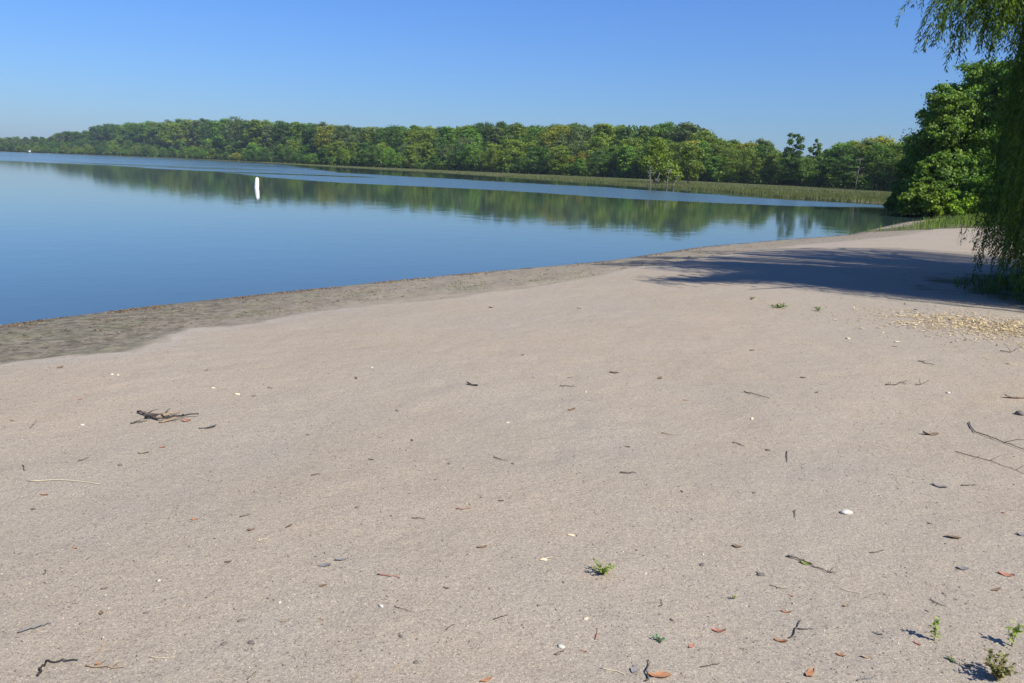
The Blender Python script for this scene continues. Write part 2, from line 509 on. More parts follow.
def crown_points(rng, h, r, z0, lobes, n, shape='round', loose=0.):
    """lobed crown; returns leaf centres and outward normals"""
    L = []
    for i in range(lobes):
        t = (i + .5) / lobes
        z = z0 + (h - z0) * (.10 + .80 * t) + rng.normal() * .02 * h
        if shape == 'round': prof = math.sqrt(max(.03, 1 - ((t - .36) / .66) ** 2))
        elif shape == 'tall': prof = .72 * math.sqrt(max(.03, 1 - ((t - .42) / .60) ** 2))
        else: prof = (1.05 - t * .85)
        a = i * 2.39996 + rng.uniform(-.5, .5)
        rr = r * prof * rng.uniform(.25, .78)
        R = r * rng.uniform(.20, .46) * (.62 + .42 * prof) * (1 - .42 * loose)
        if loose: rr = r * prof * rng.uniform(.3, 1.0)
        L.append((rr * math.cos(a), rr * math.sin(a), min(z, h - R * .75), R))
    if loose > .9:                                  # sprigs that stick out of the crown
        for X_, Y_, Z_, R_ in list(L):
            for _ in range(3):
                d_ = rng.normal(size=3); d_[2] = abs(d_[2]) * .8 - .1; d_ /= np.linalg.norm(d_)
                q_ = R_ * rng.uniform(.95, 1.35); L.append((X_ + d_[0] * q_, Y_ + d_[1] * q_, Z_ + d_[2] * q_, R_ * rng.uniform(.18, .38)))
    L = np.array(L)
    wts = L[:, 3] ** 1.7; k = rng.choice(len(L), n, p=wts / wts.sum())
    d = unit(rng.normal(size=(n, 3)))
    d[:, 2] = np.where(rng.random(n) < .7, np.abs(d[:, 2]), d[:, 2])
    rad = L[k, 3] * (1 - .45 * rng.random(n) ** 2.0) * (1 + (.16 + .16 * loose) * rng.normal(size=n))
    C = L[k, :3] + d * rad[:, None] * np.array([1, 1, .80])
    keep = C[:, 2] > .2
    return C[keep], d[keep], L


def trunk_mesh(name, rng, h, r0, L, matl, parent, limbs=7):
    b = MB()
    top = h * .72
    pts = [(0, 0, -.4)]; rad = [r0 * 1.35]
    for i in range(1, 6):
        t = i / 5
        pts.append((rng.normal() * .03 * h * t, rng.normal() * .03 * h * t, top * t)); rad.append(r0 * (1 - .75 * t))
    b.tube(pts, rad, 8)
    for j in rng.choice(len(L), min(limbs, len(L)), replace=False):
        p = L[j]; z = max(.15 * h, min(top * .9, p[2] - np.hypot(p[0], p[1]) * .8))
        t = z / top; i = min(int(t * 5), 4); q = np.array(pts[i]) * (1 - (t * 5 - i)) + np.array(pts[i + 1]) * (t * 5 - i)
        mid = (q + p[:3]) / 2 + np.array([0, 0, -.04 * h])
        b.tube([q, mid, p[:3]], [r0 * .35, r0 * .22, r0 * .08], 5)
    return b.build(name, matl, parent, True)


def make_tree(name, seed, h, r, n, leaf, shape='round', lobes=26, z0f=.12, matl=None, r0=None, limbs=7, loc=(0, 0, 0), loose=0.):
    rng = np.random.default_rng(seed)
    root = empty(name, loc)
    C, D, L = crown_points(rng, h, r, h * z0f, lobes, n, shape, loose)
    U, W = rand_frames(len(C), rng, leaf, leaf * .75, D, .55)
    V, Fc = leaves(C, U, W, .25)
    mesh('crown', V, Fc, matl or M_FAR, root)
    trunk_mesh('trunk', rng, h, r0 or h * .018, L, M_BARK, root, limbs)
    return root


PROTO = []
for sd_, shp, r, lb in ((1, 'round', 4.6, 30), (2, 'round', 5.2, 34), (3, 'tall', 3.9, 28), (4, 'round', 4.2, 24), (5, 'cone', 4.6, 28), (6, 'tall', 4.4, 32), (7, 'round', 5.6, 38)):
    PROTO.append((make_tree('broadleaf_tree', sd_, 12., r, 6500, .38, shp, int(lb * 1.5), z0f=.05, loose=.55), shp))
used = set()


def set_color(root, c):
    for ch in root.children: ch.color = (*c, 1)


TINTS = {'dark green': (.62, .72, .80), 'mid green': (.95, 1.0, .9), 'grey-green': (1.05, .88, 2.0), 'yellow-green': (1.5, 1.25, .75),
         'olive green': (1.35, 1.1, .85), 'golden-tinged green': (2.0, 1.25, .8), 'bright green': (1.15, 1.3, .9), 'rusty olive': (1.7, .95, .9)}
TN = list(TINTS); TP = [.20, .22, .12, .17, .12, .04, .11, .02]
LM = [(18, "left of the tiny white house"), (42, "around the tiny white house"), (75, "just right of the white house"),
      (125, "where the left wood steps up"), (180, "well left of the buoy"), (232, "just left of the buoy"),
      (285, 'straight behind the white buoy'), (345, "just right of the buoy"), (410, "left of the wood's middle"),
      (475, "near the wood's left centre"), (545, "in the wood's middle"), (615, "behind the reeds right of centre"),
      (690, "behind the pale dead snags"), (745, "where the skyline steps down"), (805, "around the two tall poplars"),
      (865, "behind the reed bed's right end"), (2000, "beside the big near trees")]


def zone(c):
    for lim, t in LM:
        if c < lim: return t


ROWN = ['shore tree', 'second-row tree', 'mid-slope tree', 'upper-slope tree', 'skyline tree']
rec = []
rng = np.random.default_rng(21)
for row, offm in enumerate((0, 9, 22, 38, 56)):
    c = -34 + rng.uniform(0, 10)
    while c < 985:
        fyv = float(frontY(c)); D = fyv + offm * max(fyv / 300, .6) + rng.uniform(-3, 3)
        step = 9.3 * F / D * rng.uniform(.72, 1.28)
        step = max(step, 8.2 * rng.uniform(.8, 1.2))
        v = ray(c, 160); x = v[0] / v[1] * D; y = D
        if inside(np.array([x]), np.array([y]), SHORE)[0] or poly_dist(np.array([x]), np.array([y]), SHORE, True)[0] < 3:
            y += 14; x = v[0] / v[1] * y
        z = float(ground(x, y, False)[0])
        zt = top_z(c, float(skyY(c)), y)
        if row >= 3: h = (zt - z) * rng.uniform(.88, 1.05)
        else: h = min(rng.uniform(8.5, 13.5) if row else rng.uniform(6, 11.5), (zt - z) * rng.uniform(.80, .97))
        h = max(h, 4.0)
        rec.append([row, c, x, y, z, h]); c += step
print('forest trees', len(rec))
rec.sort(key=lambda r: (r[0], r[1]))
items = []
for row, c, x, y, z, h in rec:
    k = int(rng.integers(len(PROTO)))
    tn = TN[int(rng.choice(len(TN), p=TP))]
    if c < 110 and tn in ('yellow-green', 'golden-tinged green', 'bright green') and row > 0: tn = 'dark green'
    items.append((row, c, x, y, z, h, k, tn))
cnt = {}
for it in items:
    cnt.setdefault((it[0], zone(it[1]), it[7]), []).append(it)
ORD = ['first', 'second', 'third', 'fourth', 'fifth', 'sixth', 'seventh']
for it in items:
    row, c, x, y, z, h, k, tn = it
    base, shp = PROTO[k]
    sc = h / 12.
    wsc = max(sc, .72) * rng.uniform(1.0, 1.45)
    if y > 600: wsc = max(wsc, sc * 1.1)
    s3 = (wsc, wsc, sc)
    if k not in used:
        used.add(k); o = base; o.location = (x, y, z); o.rotation_euler = (0, 0, rng.uniform(0, 6)); o.scale = s3
    else:
        o = copy_thing(base, (x, y, z), rng.uniform(0, 6.28), s3)
    t = TINTS[tn]; j = rng.uniform(.88, 1.12)
    set_color(o, tuple(q * j for q in t))
    same = cnt[(row, zone(c), tn)]
    lab = f"{tn} {ROWN[row]} {zone(c)}"
    if len(same) > 1: lab = f"{ORD[same.index(it)]} {lab}"
    tag(o, lab, 'tree', 'trees of the wood along the far shore')

# tall open trees that stand out against the sky on the right
TALLS = [(793, 129, 205, 3.0, 'tallest lone poplar breaking the skyline above the reed bed', 'dark green'),
         (816, 136, 210, 2.6, 'second slim poplar, right of the tallest one above the reed bed', 'mid green'),
         (828, 146, 212, 2.2, 'short slim tree right of the two poplars on the skyline', 'dark green')]
for i, (c, ty, D, r, lab, tn) in enumerate(TALLS):
    v = ray(c, 160); x = v[0] / v[1] * D; z = float(ground(x, D, False)[0]); h = top_z(c, ty, D) - z
    t = make_tree('poplar_tree', 60 + i, h, r * .90, 5200, .40, 'round', 34, z0f=.12, limbs=9, loose=.6)
    t.location = (x, D, z); set_color(t, TINTS[tn]); tag(t, lab, 'tree')

# dead snags and a leaning yellow-green tree at the far water's edge
def dead_tree(seed, x, y, h, lab, lean=0.2):
    rg = np.random.default_rng(seed); root = empty('dead_tree', (x, y, gz(x, y)))
    b = MB(); pts = [(lean * h * t * .5, 0, h * t - .3 * (t == 0)) for t in (0, .3, .6, 1)]
    b.tube(pts, [.12, .09, .06, .02], 6); b.build('trunk', M_BARKPALE, root, True)
    b = MB()
    for j in range(14):
        t = rg.uniform(.2, .95); p = Vector((lean * h * t * .5, 0, h * t)); a = rg.uniform(0, 6.28); l = h * rg.uniform(.2, .45)
        q = p + Vector((math.cos(a) * l * .6, math.sin(a) * l * .6, l * rg.uniform(-.1, .6)))
        b.tube([p, (p + q) / 2 + Vector((0, 0, .1)), q], [.06, .045, .02], 4)
    b.build('branches', M_BARKPALE, root, True)
    tag(root, lab, 'dead tree', 'bare dead trees at the far water edge'); return root


for i, (c, wy_, h, lab, ln) in enumerate(((652, 187.2, 3.6, 'left bare grey snag standing at the reed edge of the far shore', -.2),
                                          (656, 187.4, 2.6, 'short leaning dead snag between the two taller snags', .5),
                                          (668, 188.0, 3.2, 'right bare grey snag at the far shore under a yellow bush', .15),
                                          (674, 188.2, 2.2, 'low broken snag just right of the yellow bush', .8))):
    x, y = at(c, wy_, 0); x += .3; y += 3
    dead_tree(80 + i, x, y, h, lab, ln)
for c, D, h, lab in ((858, 163, 6.5, 'tall pale dead tree showing among the crowns right of the poplars'), (803, 200, 7.5, 'pale dead trunk low between the two tall poplars')):
    v = ray(c, 165); dead_tree(int(c), v[0] / v[1] * D, D, h, lab, .15)
for i, (c, D, h, r, tn, lab) in enumerate(((655, 158, 9.0, 3.8, 'yellow-green', 'pale yellow-green tree above the dead snags on the far shore'),
                                  (668, 148, 3.6, 3.0, 'yellow-green', 'low yellow bush beside the right dead snag'),
                                  (689, 170, 8.5, 3.6, 'olive green', 'pale olive tree right of the dead snags'))):
    v = ray(c, 170); x = v[0] / v[1] * D; z = gz(x, D)
    t = make_tree('shrub' if h < 5 else 'broadleaf_tree', 90 + i, h, r, 3800, .36, 'round', 22, z0f=.1)
    t.location = (x, D, z); set_color(t, TINTS[tn]); tag(t, lab, 'shrub' if h < 5 else 'tree')

# undergrowth along the foot of the wood + canopy going on behind it (uncountable)
def forest_fill():
    rg = np.random.default_rng(5); n = 110000
    c = np.where(rg.random(n) < .85, rg.uniform(-60, 960, n), rg.uniform(-420, 1500, n))
    fyv = frontY(c); D = fyv + np.where(rg.random(n) < .45, rg.uniform(-4, 9, n), rg.uniform(5, 62, n) * np.maximum(fyv / 300, .6))
    u = (c - 512) / 768 * math.cos(PITCH); x = u * D; y = D
    z = ground(x, y, False)
    hh = 2.2 + 2.4 * (vnoise(c * .11, c * 0 + 3, 4) + .5)
    C = np.stack([x, y, z + hh * rg.random(n) ** .8], -1)
    ok = ~inside(x, y, SHORE) & (y > 90)
    C = C[ok]; sz = .0014 * C[:, 1:2] + .30
    U, W = rand_frames(len(C), rg, 1, .8); V, Fc = leaves(C, U * sz, W * sz)
    o = mesh('undergrowth', V, Fc, M_UNDER); tag(o, kind='stuff', label='dense green undergrowth at the foot of the far wood', cat='undergrowth')
    n = 90000
    c = np.where(rg.random(n) < .85, rg.uniform(-60, 960, n), rg.uniform(-420, 1600, n)); fyv = frontY(c)
    D = fyv + (50 + 34 * rg.random(n)) * np.maximum(fyv / 300, .6)
    u = (c - 512) / 768 * math.cos(PITCH); x = u * D; y = D
    tz = np.array([top_z(ci + 0, yi, di) for ci, yi, di in zip(c, skyY(c) + 2.0, D)])
    bump = 2.2 * vnoise(x * .12, y * .12, 9) + 1.2 * vnoise(x * .3, y * .3, 10)
    gzz = ground(x, y, False)
    tz = tz - 1.6 + bump
    zz = gzz + (tz - gzz) * (1 - rg.random(n) ** .9)
    C = np.stack([x, y, zz], -1); sz = .0020 * C[:, 1:2] + .5
    U, W = rand_frames(n, rg, 1, .8); V, Fc = leaves(C, U * sz, W * sz)
    o = mesh('woodland', V, Fc, M_UNDER); tag(o, kind='stuff', label='far wood going on behind the skyline trees', cat='woodland')


forest_fill()

# ------------------------------------------------------------------ little white house far left
M_WHITE = plain_mat('white_paint', (.74, .74, .72), (.82, .82, .80), 3, .6)
M_ROOF = plain_mat('roof_shingle', (.10, .10, .11), (.18, .17, .17), 6, .9)
M_GLASS = plain_mat('window_glass', (.02, .025, .03), (.05, .06, .07), 3, .1, spec=.6)


def house():
    D = 845.; v = ray(21, 149); x = v[0] / v[1] * D
    c = pxcol(x, D, 4.); z = float(ground(x, D + 6, False)[0])
    hs = empty('small_house', (x, D + 8, max(z, .3)), -.45, .34)
    for o in list(COL.objects):
        if o.get('category') == 'tree' and o.parent is None and abs(o.location.x - x) < 7 and o.location.y < D + 16 and o.location.y > 700:
            o.location.y += 30
    b = MB(); b.box((0, 0, 1.6), (8, 6, 3.6)); 
    i = len(b.v)
    b.v += [Vector(p) for p in ((-4, -3, 3.4), (-4, 3, 3.4), (-4, 0, 5.4), (4, -3, 3.4), (4, 3, 3.4), (4, 0, 5.4))]
    b.f += [(i, i + 2, i + 1), (i + 3, i + 4, i + 5), (i, i + 3, i + 5, i + 2), (i + 1, i + 2, i + 5, i + 4)]
    b.build('wall', M_WHITE, hs)
    b = MB()
    for s in (-1, 1):
        i = len(b.v)
        for xx in (-4.4, 4.4):
            for yy, zz in ((s * 3.5, 3.12), (0, 5.46), (0, 5.66), (s * 3.5, 3.32)): b.v.append(Vector((xx, yy, zz)))
        b.f += [(i, i + 1, i + 5, i + 4), (i + 3, i + 7, i + 6, i + 2), (i, i + 3, i + 2, i + 1), (i + 4, i + 5, i + 6, i + 7), (i, i + 4, i + 7, i + 3)]
    b.build('roof', M_ROOF, hs)
    for xx in (-2.4, 2.4):
        b = MB(); b.box((xx, -3.02, 1.9), (1.1, .06, 1.2)); b.build('window', M_GLASS, hs)
    b = MB(); b.box((0, -3.03, 1.25), (1, .08, 2.1)); b.build('door', M_ROOF, hs)
    hs.location.y += 6; hs.location.z += .6
    tag(hs, 'tiny white house among trees at the far left end of the shore', 'house')


house()

# ------------------------------------------------------------------ swim buoy
def buoy():
    root = empty('buoy', (-20.1, 60.2, 0)); root.rotation_euler = (0, math.radians(5), 0)
    prof = [(.0, -.45), (.15, -.45), (.17, -.40), (.17, .02), (.168, .30), (.155, .50), (.135, .66), (.11, .75), (.06, .79), (0, .80)]
    V = []; Fc = []; n_ = 20
    for r, z in prof:
        for k in range(n_):
            a = 2 * math.pi * k / n_; V.append((r * math.cos(a), r * math.sin(a), z))
    for i in range(len(prof) - 1):
        for k in range(n_): Fc.append((i * n_ + k, i * n_ + (k + 1) % n_, (i + 1) * n_ + (k + 1) % n_, (i + 1) * n_ + k))
    mesh('body', V, Fc, M_WHITE, root, True)
    b = MB(); b.tube([(.05 * math.cos(a), 0, .82 + .05 * math.sin(a)) for a in np.linspace(-.6, 3.74, 10)], .011, 6); b.build('ring', M_ROOF, root, True)
    tag(root, 'white cylindrical swim buoy floating alone on the calm lake', 'buoy')


buoy()

# ------------------------------------------------------------------ reed bed
M_REED = leaf_mat('reed_blades', (.06, .09, .022), (.15, .165, .05), (.24, .205, .09), .2, rough=.7, patch=.10)
M_GRASS = leaf_mat('grass_blades', (.06, .10, .02), (.22, .31, .055), (.32, .34, .09), .35, rough=.7, patch=.6)


def blades(name, x, y, z, h, wd, matl, rng, lean=.25):
    n = len(x); a = rng.uniform(0, 6.283, n)
    d = np.stack([np.cos(a), np.sin(a), np.zeros(n)], -1)
    la = rng.uniform(0, 6.283, n); l = rng.random(n) * lean
    tip = np.stack([np.cos(la) * l * h, np.sin(la) * l * h, h], -1)
    B = np.stack([x, y, z - .02], -1)
    mid = B + tip * np.array([.35, .35, .55])
    V = np.empty((n, 5, 3)); wv = d * (wd * .5)[:, None]
    V[:, 0] = B - wv; V[:, 1] = B + wv; V[:, 2] = mid + wv * .9; V[:, 3] = B + tip; V[:, 4] = mid - wv * .9
    return mesh(name, V.reshape(-1, 3), np.arange(n * 5).reshape(n, 5), matl)


def reeds():
    rg = np.random.default_rng(8); line = SHORE[17:33]
    xs, ys, hs, ws = [], [], [], []
    for i in range(len(line) - 1):
        a = np.array(line[i]); b = np.array(line[i + 1]); L = np.linalg.norm(b - a); D = (a[1] + b[1]) / 2
        dens = min(230, 230 * (95 / D) ** 1.5)
        nrm = np.array([(b - a)[1], -(b - a)[0]]) / L
        k = int(L * dens * (2.2 if D < 230 else 1.2))
        t = rg.random(k); dp = rg.random(k) ** 2.2 * min(55, frontY(512 + 768 * (a[0] / a[1])) - a[1]) * .9 - .6
        nz = vnoise(t * L * .35, t * 0 + i, 12)
        dp = dp + nz * 1.6
        p = a + (b - a) * t[:, None] + nrm * dp[:, None]
        xs.append(p[:, 0]); ys.append(p[:, 1])
        hh = float(np.interp(D, [80, 110, 150, 230], [.44, .42, .34, .30])) * (1 + .35 * vnoise(p[:, 0] * .15, p[:, 1] * .15, 13)) * rg.uniform(.6, 1.1, k)
        hs.append(hh); ws.append(np.full(k, .012 + .00020 * D))
    x, y, h, w_ = map(np.concatenate, (xs, ys, hs, ws))
    z = np.maximum(ground(x, y, False), -.05)
    print('reeds', len(x))
    o = blades('reed_bed', x, y, z, h, w_, M_REED, rg, .3)
    tag(o, kind='stuff', label='tan and green reed bed along the far water edge', cat='reeds')


reeds()

# grass behind the beach, under the willow, and sparse shoots on the damp strip
def grass():
    rg = np.random.default_rng(9)
    n = 60000; x = rg.uniform(13, 48, n); y = rg.uniform(30, 66, n)
    ok = inside(x, y, GREEN) & ~inside(x, y, SHORE)
    dn = vnoise(x * .9, y * .9, 21) + vnoise(x * 3, y * 3, 22) * .7
    edge_ = np.clip(poly_dist(x, y, GREEN, True) / 2.5, 0, 1)
    ok &= rg.random(n) < (edge_ * (1 + dn * 1.2))
    x, y = x[ok], y[ok]
    h = rg.uniform(.12, .40, len(x)) * (1 + vnoise(x * .5, y * .5, 23))
    o = blades('grass', x, y, ground(x, y), h, np.full(len(x), .03), M_GRASS, rg, .5)
    tag(o, kind='stuff', label='rough green grass at the back of the beach before the trees', cat='grass')
    n = 16000; a = rg.uniform(0, 6.283, n); r = np.sqrt(rg.random(n))
    x = 12.6 + 5.3 * r * np.cos(a); y = 12.2 + 3.2 * r * np.sin(a)
    dn = vnoise(x * 2, y * 2, 25); ok = (dn > -.2); x, y = x[ok], y[ok]
    o = blades('grass', x, y, ground(x, y), rg.uniform(.04, .2, len(x)), np.full(len(x), .010), M_WILLOW, rg, .6)
    tag(o, kind='stuff', label='dark green grass growing in the shade under the willow', cat='grass')
    n = 9000; i = rg.integers(0, 9, n); t = rg.random(n)
    Pn = np.array([(-4.6, 9.6), (-3.2, 10.6), (-2.4, 11.8), (-1.5, 12.6), (-.6, 13.2), (.6, 14.2), (1.8, 15.6), (3.5, 18.4), (5.5, 21.2), (9, 25.5)])
    p = Pn[i] * (1 - t[:, None]) + Pn[i + 1] * t[:, None] + rg.normal(size=(n, 2)) * .45
    dn = vnoise(p[:, 0] * 1.6, p[:, 1] * 1.6, 27); p = p[(dn > .14)]
    o = blades('shore_grass', p[:, 0], p[:, 1], ground(p[:, 0], p[:, 1]), rg.uniform(.015, .05, len(p)), np.full(len(p), .006), M_GRASS, rg, .9)
    tag(o, kind='stuff', label='sparse green shoots on the damp sand by the water', cat='grass')


grass()

# ------------------------------------------------------------------ near trees on the right bank
def near_tree(name, seed, c, D, top, r, tint, n, lab, cat='tree', shape='round', lobes=40, z0f=.05, leaf=.16, dx=0):
    v = ray(c, 190); x = v[0] / v[1] * D + dx; z = gz(x, D); h = top_z(c, top, D) - z
    t = make_tree(name, seed, h, r, int(n * 1.7), leaf, shape, int(lobes * 2.2), z0f=z0f, matl=M_NEAR, limbs=14, loose=1.)
    t.location = (x, D, z); set_color(t, tuple(q * k for q, k in zip(tint, (1.45, 1.25, 1.1)))); tag(t, lab, cat)
    return t


near_tree('broadleaf_tree', 201, 936, 55, 84, 2.6, (.95, 1.0, .9), 26000, 'leafy green tree at the left edge of the near clump beside the cove')
near_tree('broadleaf_tree', 202, 962, 57, 52, 3.5, (.85, .98, .9), 36000, 'tallest big green tree of the near clump behind the beach', lobes=52)
near_tree('broadleaf_tree', 203, 1000, 55, 40, 3.4, (.8, 1.0, .8), 30000, 'big green tree behind the willow at the right edge', lobes=48)
near_tree('broadleaf_tree', 204, 1045, 54, 40, 3.6, (.8, 1.0, .8), 26000, 'green tree beyond the willow just past the frame edge', lobes=44)
near_tree('broadleaf_tree', 205, 922, 61, 128, 2.2, (.75, .9, .85), 18000, 'dark lower tree over the cove left of the near clump', lobes=30)
near_tree('shrub', 206, 926, 50.5, 184, 1.5, (1.15, 1.1, .8), 9000, 'yellow-green bush overhanging the dark end of the cove', 'shrub', lobes=24)
near_tree('shrub', 212, 936, 51.5, 160, 1.5, (.95, 1.0, .8), 12000, 'taller dark bush behind the overhanging yellow-green bush', 'shrub', lobes=22)
near_tree('shrub', 207, 944, 52, 150, 2.0, (.85, .95, .8), 16000, 'dark green bush under the near clump of trees', 'shrub', lobes=24)
near_tree('shrub', 208, 912, 56, 186, 1.6, (.8, .9, .8), 11000, 'low dark bush hanging over the water at the end of the beach', 'shrub', lobes=20)
near_tree('shrub', 209, 972, 51, 178, 1.7, (1.1, 1.2, .8), 12000, 'bright green bush with yellow leaves at the back of the grass', 'shrub', lobes=24)
near_tree('shrub', 210, 1000, 50, 165, 2.2, (.8, 1.0, .8), 14000, 'green bush behind the willow fringe', 'shrub', lobes=24)
near_tree('shrub', 211, 958, 50, 190, 1.3, (1.6, 1.6, .8), 8000, 'small pale green bush between the dark and the bright bushes', 'shrub', lobes=16)

# ------------------------------------------------------------------ willow
def willow():
    rg = np.random.default_rng(31); cx, cy = 13.2, 11.3
    root = empty('willow_tree', (cx, cy, gz(cx, cy)))
    b = MB(); b.tube([(0, 0, -.5), (.05, 0, .6), (.1, .1, 1.8), (0, .2, 3.0), (-.1, .1, 4.4), (0, 0, 6.2)], [.62, .45, .38, .34, .24, .10], 12)
    b.build('trunk', M_BARK, root, True)
    b = MB(); starts = []
    for i in range(46):
        a = i * 2.39996 + rg.uniform(-.25, .25); R = rg.uniform(2.2, 5.1); z0 = rg.uniform(2.4, 5.4)
        zt = 11.0 - .05 * R * R + rg.uniform(-1.6, .3)
        pts = []
        for t in np.linspace(0, 1, 7):
            rr = R * t ** .9; zz = z0 + (zt - z0) * math.sin(t * math.pi * .5) - .35 * max(0, t - .75) * 4
            pts.append((rr * math.cos(a + .15 * t), rr * math.sin(a + .15 * t), zz))
        b.tube(pts, [.13, .11, .09, .07, .05, .035, .02], 6)
        starts.append(np.array(pts))
    b.build('branches', M_BARK, root, True)
    # limbs reaching out over the beach, their ends on the left side of the crown
    b = MB(); ends = []
    for px_, py_, Y_ in ((944, -22, 10.6), (958, -10, 10.9), (974, 2, 11.2), (992, -20, 10.8), (1010, -10, 11.6), (1028, -50, 11.4), (1042, -60, 10.9), (1000, -60, 12.6), (1020, -20, 13.6), (1030, 40, 10.0)):
        v = ray(px_, py_); e = np.array([v[0] / v[1] * Y_ - cx, Y_ - cy, H + v[2] / v[1] * Y_ - gz(cx, cy)])
        s0 = np.array([0, 0, min(4.6, e[2] * .6)]); pts = []
        for t in np.linspace(0, 1, 7):
            p = s0 * (1 - t) + e * t; p[2] += math.sin(t * math.pi) * 1.3; pts.append(p)
        b.tube(pts, [.13, .11, .09, .07, .05, .03, .012], 6); ends.append(np.array(pts))
    b.build('long_branches', M_BARK, root, True)
    # hanging fronds, all simulated together
    def fronds(P0, L, out_, spread, minz, lim, reps=3):
        n_ = len(P0); q = P0.copy()
        vel = out_ * rg.uniform(.15, .8, (n_, 1)) * spread + rg.normal(size=(n_, 3)) * .14; vel[:, 2] += rg.uniform(-.2, .45, n_)
        ds = .05; alive = np.ones(n_, bool); C, U, Wv = [], [], []; drift = rg.normal(size=(n_, 3)) * .004; drift[:, 2] = 0
        for j in range(int(L.max() / ds)):
            vel += np.array([-.006, .0015, -.10]) + drift
            vel[:, :2] *= .955
            vel /= np.maximum(1, np.linalg.norm(vel, axis=1))[:, None]
            d = unit(vel); q = q + d * ds
            rr = np.hypot(q[:, 0], q[:, 1])
            alive &= (q[:, 2] > minz) & (j * ds < L) & ((rr < lim) | (q[:, 2] > 5.2))
            if not alive.any(): break
            for rep in range(reps):
                k = alive & (rg.random(n_) < .8); m_ = k.sum()
                side = rg.normal(size=(m_, 3)); dk = d[k]; side = unit(side - dk * np.sum(side * dk, 1, keepdims=True))
                lu = unit(dk * .85 + side * .6); wv = unit(np.cross(lu, side + rg.normal(size=(m_, 3)) * .5))
                sz = rg.uniform(.7, 1.25, (m_, 1))
                C.append(q[k] + lu * .035 + side * .008); U.append(lu * .043 * sz); Wv.append(wv * .0078 * sz)
        return C, U, Wv
    P0, L = [], []
    for i in range(3900):
        if i % 6 == 0: br = starts[rg.integers(len(starts))]; t = rg.uniform(1.8, 6)
        k = min(int(t), 5); p = br[k] * (1 - (t - k)) + br[k + 1] * (t - k)
        
        if i % 6 == 0: jo = rg.normal(size=3) * np.array([.30, .30, .18]); Lc = rg.uniform(1.2, 6) if rg.random() < .6 else rg.uniform(3.5, 7.4)
        P0.append(p + jo + rg.normal(size=3) * np.array([.09, .09, .10])); L.append(Lc * rg.uniform(.6, 1.08) if rg.random() < .5 else max(1.2, P0[-1][2] * 1.12 - rg.uniform(0, 1.2)))
    P0 = np.array(P0); L = np.array(L); o2 = P0.copy(); o2[:, 2] = 0; o2 = unit(o2)
    kp = ~((o2 @ np.array([.74, -.67, 0]) > .1) & (vnoise(P0[:, 0] * .9, P0[:, 1] * .9 + P0[:, 2] * .5, 44) < .10)) & ((vnoise(P0[:, 0] * 1.3, P0[:, 1] * 1.3, 45) > -.18) | (rg.random(len(P0)) < .25))
    P0, L, o2 = P0[kp], L[kp], o2[kp]
    C, Uv, Wv = fronds(P0, np.array(L), o2, 1.0, rg.uniform(.05, .9, len(P0)), rg.uniform(4.9, 5.9, len(P0)))
    P0, L, LI = [], [], []
    for bi, br in enumerate(ends):
        nb = (130, 240, 340, 480, 460, 480, 520, 300, 460, 480)[bi]
        for i in range(nb):
            t = (rg.uniform(3.2, 6) if bi < 3 else rg.uniform(1.5, 6)); k = min(int(t), 5); p = br[k] * (1 - (t - k)) + br[k + 1] * (t - k)
            P0.append(p + rg.normal(size=3) * np.array([.16, .25, .10]))
            if bi >= 4 and rg.random() < .75: Lf = max(.6, p[2] * 1.12 - rg.uniform(0, 1.1))
            else: Lf = None
            LI.append(99 if bi < 3 else rg.uniform(5.2, 6.0))
            L.append(rg.uniform(.30, .85) + (6 - t) * .22 if bi < 3 else (rg.uniform(.4, 1.6) if bi in (3, 4, 5) and rg.random() < .4 else rg.uniform(1.2, 6.5) if bi not in (5, 6, 8, 9) else rg.uniform(2.5, 6.5)))
            if Lf: L[-1] = Lf
    P0 = np.array(P0); o2 = P0.copy(); o2[:, 2] = 0; o2 = unit(o2)
    C2, U2, W2 = fronds(P0, np.array(L), o2, .45, rg.uniform(.03, .8, len(P0)), np.array(LI), 4)
    C = np.concatenate(C + C2); Uv = np.concatenate(Uv + U2); Wv = np.concatenate(Wv + W2)
    import sys; sys.stderr.write('willow leaves %d\n' % len(C))
    V, Fc = leaves(C, Uv, Wv, .3)
    mesh('foliage', V, Fc, M_WILLOW, root)
    tag(root, 'large weeping willow with hanging green fronds at the right edge', 'tree')


willow()

# ------------------------------------------------------------------ things lying on the sand
M_TWIG = plain_mat('twig_bark', (.06, .047, .035), (.15, .12, .09), 30, .9)
M_TWIGT = plain_mat('tan_twig', (.22, .16, .10), (.36, .27, .17), 30, .9)
M_BLACK = plain_mat('wet_black_twig', (.028, .023, .018), (.06, .05, .04), 30, .6)
M_STRAW = plain_mat('straw', (.42, .36, .22), (.58, .50, .33), 30, .8)
M_LEAFO = plain_mat('orange_leaf', (.28, .12, .055), (.38, .20, .10), 40, .7)
M_LEAFB = plain_mat('brown_leaf', (.10, .065, .04), (.22, .15, .09), 40, .8)
M_LEAFG = plain_mat('grey_leaf', (.13, .12, .11), (.24, .22, .195), 40, .7)
M_LEAFR = plain_mat('red_leaf', (.30, .11, .07), (.42, .2, .13), 40, .7)
M_CHIP = plain_mat('wood_chip', (.55, .42, .24), (.74, .62, .42), 40, .7)
M_SHELL = plain_mat('pale_shell', (.42, .39, .31), (.56, .52, .43), 40, .5)
M_STONE = plain_mat('stone', (.09, .078, .065), (.18, .155, .13), 40, .8)
M_GREEN = leaf_mat('weed_leaves', (.07, .14, .03), (.16, .26, .05), (.24, .30, .06), .3, rough=.5, patch=9)
M_GREENY = leaf_mat('yellow_weed_leaves', (.16, .24, .04), (.30, .36, .08), (.38, .38, .10), .3, rough=.5, patch=9)
